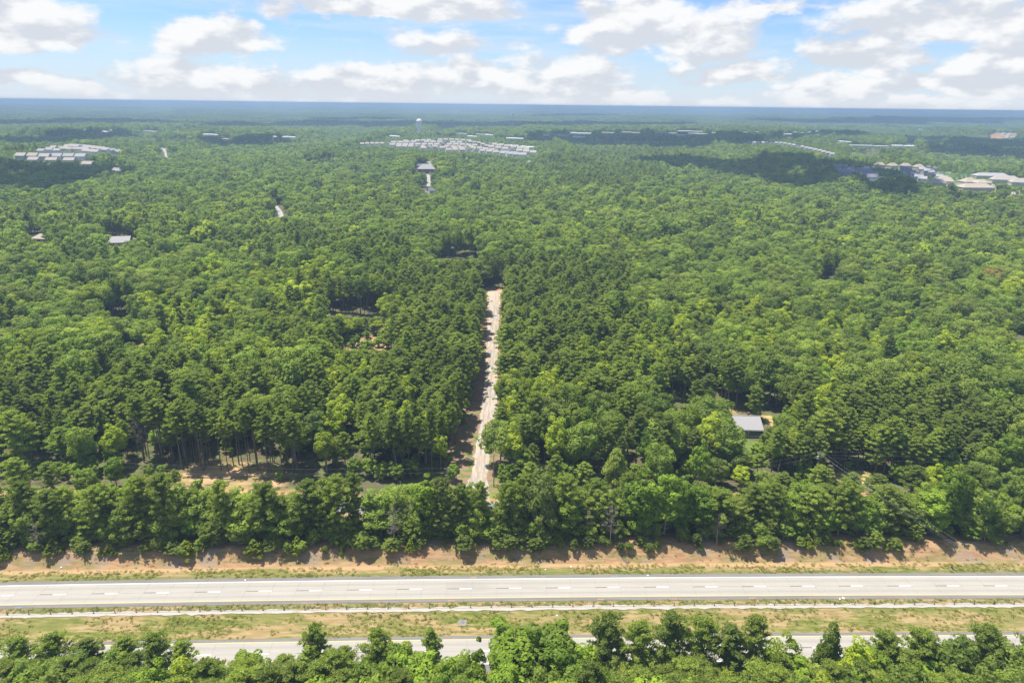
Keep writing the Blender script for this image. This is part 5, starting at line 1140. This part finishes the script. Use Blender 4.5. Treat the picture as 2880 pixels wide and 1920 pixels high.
for (cx, cy_, ex, ey) in plates: k &= ~((np.abs(X1 - cx) < ex + 30) & (np.abs(Y1 - cy_) < ey + 55))
X1, Y1 = X1[k], Y1[k]
X2, Y2 = wedge(240, 6400, 21000)
hh_ = np.concatenate([ground(X1, Y1) + 14, ground(X2, Y2) + 12])
SX = np.concatenate([np.full(len(X1), 1.0), np.full(len(X2), 2.9)]); SZ = np.concatenate([rng.uniform(.9, 1.3, len(X1)), rng.uniform(1.3, 1.9, len(X2))])
XX = np.concatenate([X1, X2]); YY = np.concatenate([Y1, Y2])
for (cx, cy_, ex, ey) in plates:
    f_ = (np.abs(XX - cx) < ex + 60) & (YY < cy_ - ey) & (YY > cy_ - ey - 400); hh_ = np.where(f_, np.minimum(hh_, PLZ - 6), hh_)
scatter('distant_woodland', 'blue green closed woodland reaching to the horizon beyond the town', 'woodland', pc, np.stack([XX, YY, hh_], 1),
        np.stack([0 * XX, 0 * XX, rng.integers(0, 4, len(XX)) * math.pi / 2], 1), np.stack([SX, SX, SZ], 1), rng.integers(0, 4, len(XX)))

# ---------------------------------------------------------------- utility poles and wires near the drive
M_wood = simple('weathered_pole_wood', (.30, .25, .20), .9, .1); M_wire = simple('aluminium_wire', (.55, .55, .55), .5, .5, .3); M_tr = simple('transformer_grey', (.50, .52, .54), .5)
poles = [(300, 1296, 177.5, 0), (1258, 1314, 179.5, 0), (1389, 1276, 181.5, 0), (1836, 1352, 182.0, 0), (2307, 1269, 184.0, 1), (3250, 1852, 96.0, 0)]
desc = ['wooden utility pole hidden in trees at the left', 'wooden utility pole with crossarm left of the gravel drive', 'slim wooden utility pole at the right edge of the gravel drive', 'wooden utility pole among trees between the drive and the house', 'wooden utility pole with grey transformer below the small green house', 'wooden utility pole beyond the right of the photo on the near bank']
tops = []
for (px_, py_, y_, tr_), ds in zip(poles, desc):
    x_, _, zt = at_y(px_, py_, y_); z0_ = gz(x_, y_); q = empty('utility_pole', (x_, y_, z0_)); tag(q, ds, 'utility pole'); Hp = zt - z0_; tops.append((x_, y_, zt))
    MB().tube([(0, 0, -.6), (0, 0, Hp)], [.17, .11], 8).obj('pole', M_wood, q)
    ca = MB().box(-.9, .9, -.17, -.06, Hp - .55, Hp - .40).obj('crossarm', M_wood, q)
    for xx in (-.8, 0.05, .8): MB().tube([(xx, -.11, Hp - .40), (xx, -.11, Hp - .15)], .05, 6).obj('insulator', M_trim, ca)
    if tr_: MB().tube([(-.38, -.1, Hp - 2.6), (-.38, -.1, Hp - 2.5), (-.38, -.1, Hp - 1.6), (-.38, -.1, Hp - 1.5)], [.2, .27, .27, .2], 12).obj('transformer', M_tr, q)
def wire(a, b, sag, label, r_=.008):
    P_ = [Vector(a).lerp(Vector(b), t / 16) - Vector((0, 0, sag * 4 * (t / 16) * (1 - t / 16))) for t in range(17)]
    o_ = MB().tube(P_, r_, 5).obj('overhead_wire', M_wire); tag(o_, label, 'wire', 'overhead wires on the utility poles')
nm_ = ['at the far left', 'just left of the drive', 'over the gravel drive', 'right of the drive', 'by the small green house']
for i in range(4):
    a, b = tops[i], tops[i + 1]
    wire((a[0], a[1], a[2] - .2), (b[0], b[1], b[2] - .2), 1.3 if i == 0 else .6, f"upper overhead wire on the span between utility poles {nm_[i]}")
    wire((a[0], a[1] - .1, a[2] - 1.6), (b[0], b[1] - .1, b[2] - 1.6), 1.4 if i == 0 else .6, f"lower overhead wire on the span between utility poles {nm_[i]}")
a, b = tops[4], tops[5]
for k, nm2 in enumerate(('left hand', 'middle', 'right hand')): wire((a[0] - .8 + .8 * k, a[1], a[2] - .2 - .5 * (k == 1)), (b[0] - 1.6 + 1.6 * k, b[1], b[2] - .2), 1.6, f"{nm2} one of three wires crossing the highway at the right")
for k, nm2 in enumerate(('upper', 'middle', 'lower')): wire((a[0], a[1], a[2] - .2 - .9 * k), (a[0] + 62, a[1] + 8 - 3 * k, a[2] - 1.2 - 1.2 * k), .8, f"{nm2} wire running right from the pole with the transformer")

# ---------------------------------------------------------------- logs, stones, litter, grass
for (pa, pb, r_, ds) in [((533, 1340), (662, 1348), .15, 'long bleached fallen trunk lying across the clearing on the left'), ((576, 1365), (662, 1350), .14, 'shorter bleached trunk meeting the long one in the clearing'), ((541, 1311), (572, 1317), .2, 'pale fallen log at the wood edge behind the clearing'), ((700, 1336), (782, 1346), .13, 'thin fallen trunk at the right of the clearing'), ((783, 1332), (768, 1345), .14, 'short curved log by the track at the right of the clearing'),
                         ((505, 1368), (575, 1368), .1, 'thin dark branch on the bare clay of the clearing'), ((2682, 1567), (2690, 1574), .22, 'dark torn tyre shred on the clay bank at the right'), ((1330, 1285), (1346, 1296), .1, 'small log beside the left edge of the drive')]:
    a = g(*pa, 3.1); b = g(*pb, 3.1); A = Vector((a[0], a[1], gz(*a) + r_)); B = Vector((b[0], b[1], gz(*b) + r_)); M_ = A.lerp(B, .5) + Vector((0, .25, .05)); q = MB().tube([A, A.lerp(M_, .5), M_, M_.lerp(B, .5), B], [r_, r_ * .95, r_ * .85, r_ * .7, r_ * .5], 7)
    S_ = M_.lerp(B, .4); q.tube([S_, S_ + Vector((.5, .9, .4))], [r_ * .4, .02], 5)
    o_ = q.obj('fallen_log' if 'tyre' not in ds else 'tyre_shred', M_deadwood if 'dark' not in ds else M_dark); tag(o_, ds, 'log' if 'tyre' not in ds else 'tyre')
def rock(seed, r_):
    q = random.Random(seed); V = []; F = []
    for i in range(5):
        for j in range(8):
            ph_ = math.pi * (i + .5) / 5; th_ = j * math.pi / 4; k_ = r_ * q.uniform(.75, 1.15); V.append((k_ * math.sin(ph_) * math.cos(th_), k_ * math.sin(ph_) * math.sin(th_), k_ * .6 * math.cos(ph_)))
    for i in range(4):
        for j in range(8): F.append([i * 8 + j, (i + 1) * 8 + j, (i + 1) * 8 + (j + 1) % 8, i * 8 + (j + 1) % 8])
    return MB().add(V, F + [list(range(8)), list(range(32, 40))[::-1]])
for i, (px_, py_, ds) in enumerate([(2372, 1681, 'larger white stone on the dark shoulder below the far carriageway'), (2362, 1683, 'smaller white stone left of the larger one on the shoulder'), (1534, 1601, 'small white scrap on the grass verge left of centre'), (1606, 1593, 'small white scrap on the grass verge below the belt trees'), (173, 1598, 'white scrap on the clay bank at the left'), (690, 1630, 'white scrap at the upper edge of the shoulder, left'), (2750, 1541, 'pale stone on the grey soil of the right bank'), (1822, 1617, 'white piece of litter at the top shoulder edge, right of centre'), (1567, 1727, 'white scrap in the median grass'), (345, 1797, 'white scrap by the near carriageway at the left')]):
    x_, y_ = g(px_, py_, .1); o_ = rock(i, .26 if i else .36).obj('white_stone' if 'stone' in ds else 'litter', M_trim); o_.location = (x_, y_, gz(x_, y_) + .09); tag(o_, ds, 'stone' if 'stone' in ds else 'litter')
# grass tufts
M_tuft = leaf_mat('grass_blades', (.15, .19, .045), (.21, .22, .07), (.27, .25, .10), .3, (.33, .28, .13))
tf_ = []
for s_ in range(4):
    r = np.random.default_rng(200 + s_); n_ = 26; a = r.uniform(0, 6.28, n_); rad = r.uniform(0, .28, n_); L_ = r.uniform(.16, .42, n_)
    c0 = np.stack([np.cos(a) * rad, np.sin(a) * rad, 0 * a], 1); tip = c0 + np.stack([np.cos(a) * .14, np.sin(a) * .14, L_], 1); sd_ = np.stack([-np.sin(a), np.cos(a), 0 * a], 1) * .035
    V = np.stack([c0 - sd_, c0 + sd_, tip + sd_ * .5, tip - sd_ * .5], 1).reshape(-1, 3); tf_.append(mesh_np('tuft', V, np.arange(len(V)).reshape(-1, 4), M_tuft, r.uniform(0, 1, n_)))
gc = proto_collection('tuft_form', tf_)
N_ = 10000; tx_ = rng.uniform(-150, 150, N_); td = rng.choice([0, 1, 2, 3], N_, p=[.42, .10, .30, .18]); u = rng.uniform(0, 1, N_)
dd = np.select([td == 0, td == 1, td == 2, td == 3], [-15.7 + 7.8 * u, -6.3 + 1.5 * u, 5.05 + 3.6 * u, 8.5 + 5.5 * u]); ty_ = cline(tx_) + dd
dens_ = waves(tx_, ty_ * 3, 14, 2) + waves(tx_, ty_ * 2, 34, 11); kp = (dens_ + rng.uniform(-.5, .5, N_) > -.1) | (td == 1); kp &= (td < 3) | (rng.uniform(0, 1, N_) < .4)
tx_, ty_ = tx_[kp], ty_[kp]; sz = rng.uniform(.5, 1.25, len(tx_))
scatter('grass', 'rough grass tufts along the highway verges and median', 'grass', gc, np.stack([tx_, ty_, ground(tx_, ty_)], 1), np.stack([0 * tx_, 0 * tx_, rng.uniform(0, 6.28, len(tx_))], 1), np.stack([sz * 1.2, sz * 1.2, sz * .55], 1), rng.integers(0, 4, len(tx_)))

# ---------------------------------------------------------------- unseen clouds above the frame, placed so that their shadows lie on the wood
cm_, n = new_mat('cloud_white'); finish(n, bsdf(n, (.88, .88, .88), 1.0, 0.0))
def cloud(px_boxes, alt, seed):
    q = random.Random(seed); b = MB()
    for (xa, xb, ya_, yb_) in px_boxes:
        for k in range(20):
            px_ = xa + (xb - xa) * (k + q.random()) / 20; t = q.random(); py_ = ya_ + (yb_ - ya_) * t
            x_, y_ = g(px_, py_, 18.0); _, yf = g(px_, ya_, 18.0); _, yn = g(px_, yb_, 18.0); y_ = yn + (yf - yn) * q.uniform(.15, .85); x_ = at_y(px_, py_, y_)[0]
            rx_ = abs(g(xb, yb_, 18)[0] - g(xa, yb_, 18)[0]) * .17 * q.uniform(.7, 1.2); ry_ = min((yf - yn) * .36 * q.uniform(.7, 1.2), rx_ * 5)
            cx, cy_, cz = x_ + sun_dir.x / sun_dir.z * alt, y_ + sun_dir.y / sun_dir.z * alt, alt; V = []; F = []; hz_ = min(rx_, ry_) * .5
            for i in range(9):
                for j in range(18):
                    p1 = math.pi * (i + .02) / 8.04; th_ = j * math.pi / 9; w_ = 1 + .16 * math.sin(3 * th_ + seed + k) + .11 * math.sin(7 * th_ + k) + q.uniform(-.06, .06); zc = math.cos(p1)
                    V.append((cx + rx_ * math.sin(p1) * math.cos(th_) * w_, cy_ + ry_ * math.sin(p1) * math.sin(th_) * w_, cz + hz_ * (zc if zc > 0 else zc * .25)))
            for i in range(8):
                for j in range(18): F.append([i * 18 + j, (i + 1) * 18 + j, (i + 1) * 18 + (j + 1) % 18, i * 18 + (j + 1) % 18])
            b.add(V, F)
    o_ = b.obj('cloud', cm_, None, True); tag(o_, kind='structure')
cloud([(-80, 330, 474, 512), (-150, 200, 500, 540)], 900, 3)
cloud([(1560, 2150, 384, 408), (1830, 2120, 405, 418)], 1300, 4)
cloud([(1850, 2230, 452, 478), (2080, 2420, 468, 496), (2330, 2560, 486, 518), (2180, 2480, 500, 522), (2460, 2650, 524, 552)], 1000, 5)
cloud([(2690, 3050, 424, 452)], 1200, 6)
cloud([(900, 1130, 337, 343), (1520, 1720, 326, 331)], 1900, 8)
cloud([(450, 700, 347, 353)], 1900, 9)
cloud([(-300, 420, 340, 352), (350, 820, 352, 360)], 1800, 10)  # from here on extra unseen clouds, added to darken the pale far wood
cloud([(850, 1420, 347, 360), (1380, 1900, 349, 356)], 1800, 11)
cloud([(2120, 2700, 385, 399), (2600, 3000, 398, 416)], 1300, 12)
cloud([(2250, 2900, 342, 352)], 1800, 13)
cloud([(-200, 330, 385, 404)], 1200, 14)
cloud([(560, 800, 400, 414)], 1200, 15)
cloud([(1500, 2050, 398, 412), (1200, 1560, 352, 362)], 1400, 16)

# ---------------------------------------------------------------- air
hm, n = new_mat('air'); pv = n.node('ShaderNodeVolumePrincipled'); pv.inputs['Color'].default_value = (0.41, 0.585, 0.78, 1); pv.inputs['Density'].default_value = 0.00022; pv.inputs['Anisotropy'].default_value = 0.0
ho = n.node('ShaderNodeOutputMaterial'); n.l.new(pv.outputs[0], ho.inputs['Volume'])
zlo = float(GZ.min()) - 1.0
hz_top = max(CAM_H + 2.5, float(GZ.max()) + 30)
hb = MB().box(-47000, 47000, -6600, 47500, zlo, hz_top).obj('haze', hm); tag(hb, kind='stuff')
print('ground', GZ.min(), GZ.max(), 'trees', len(TREES), 'mass', int(rest.sum()), 'top', hz_top)
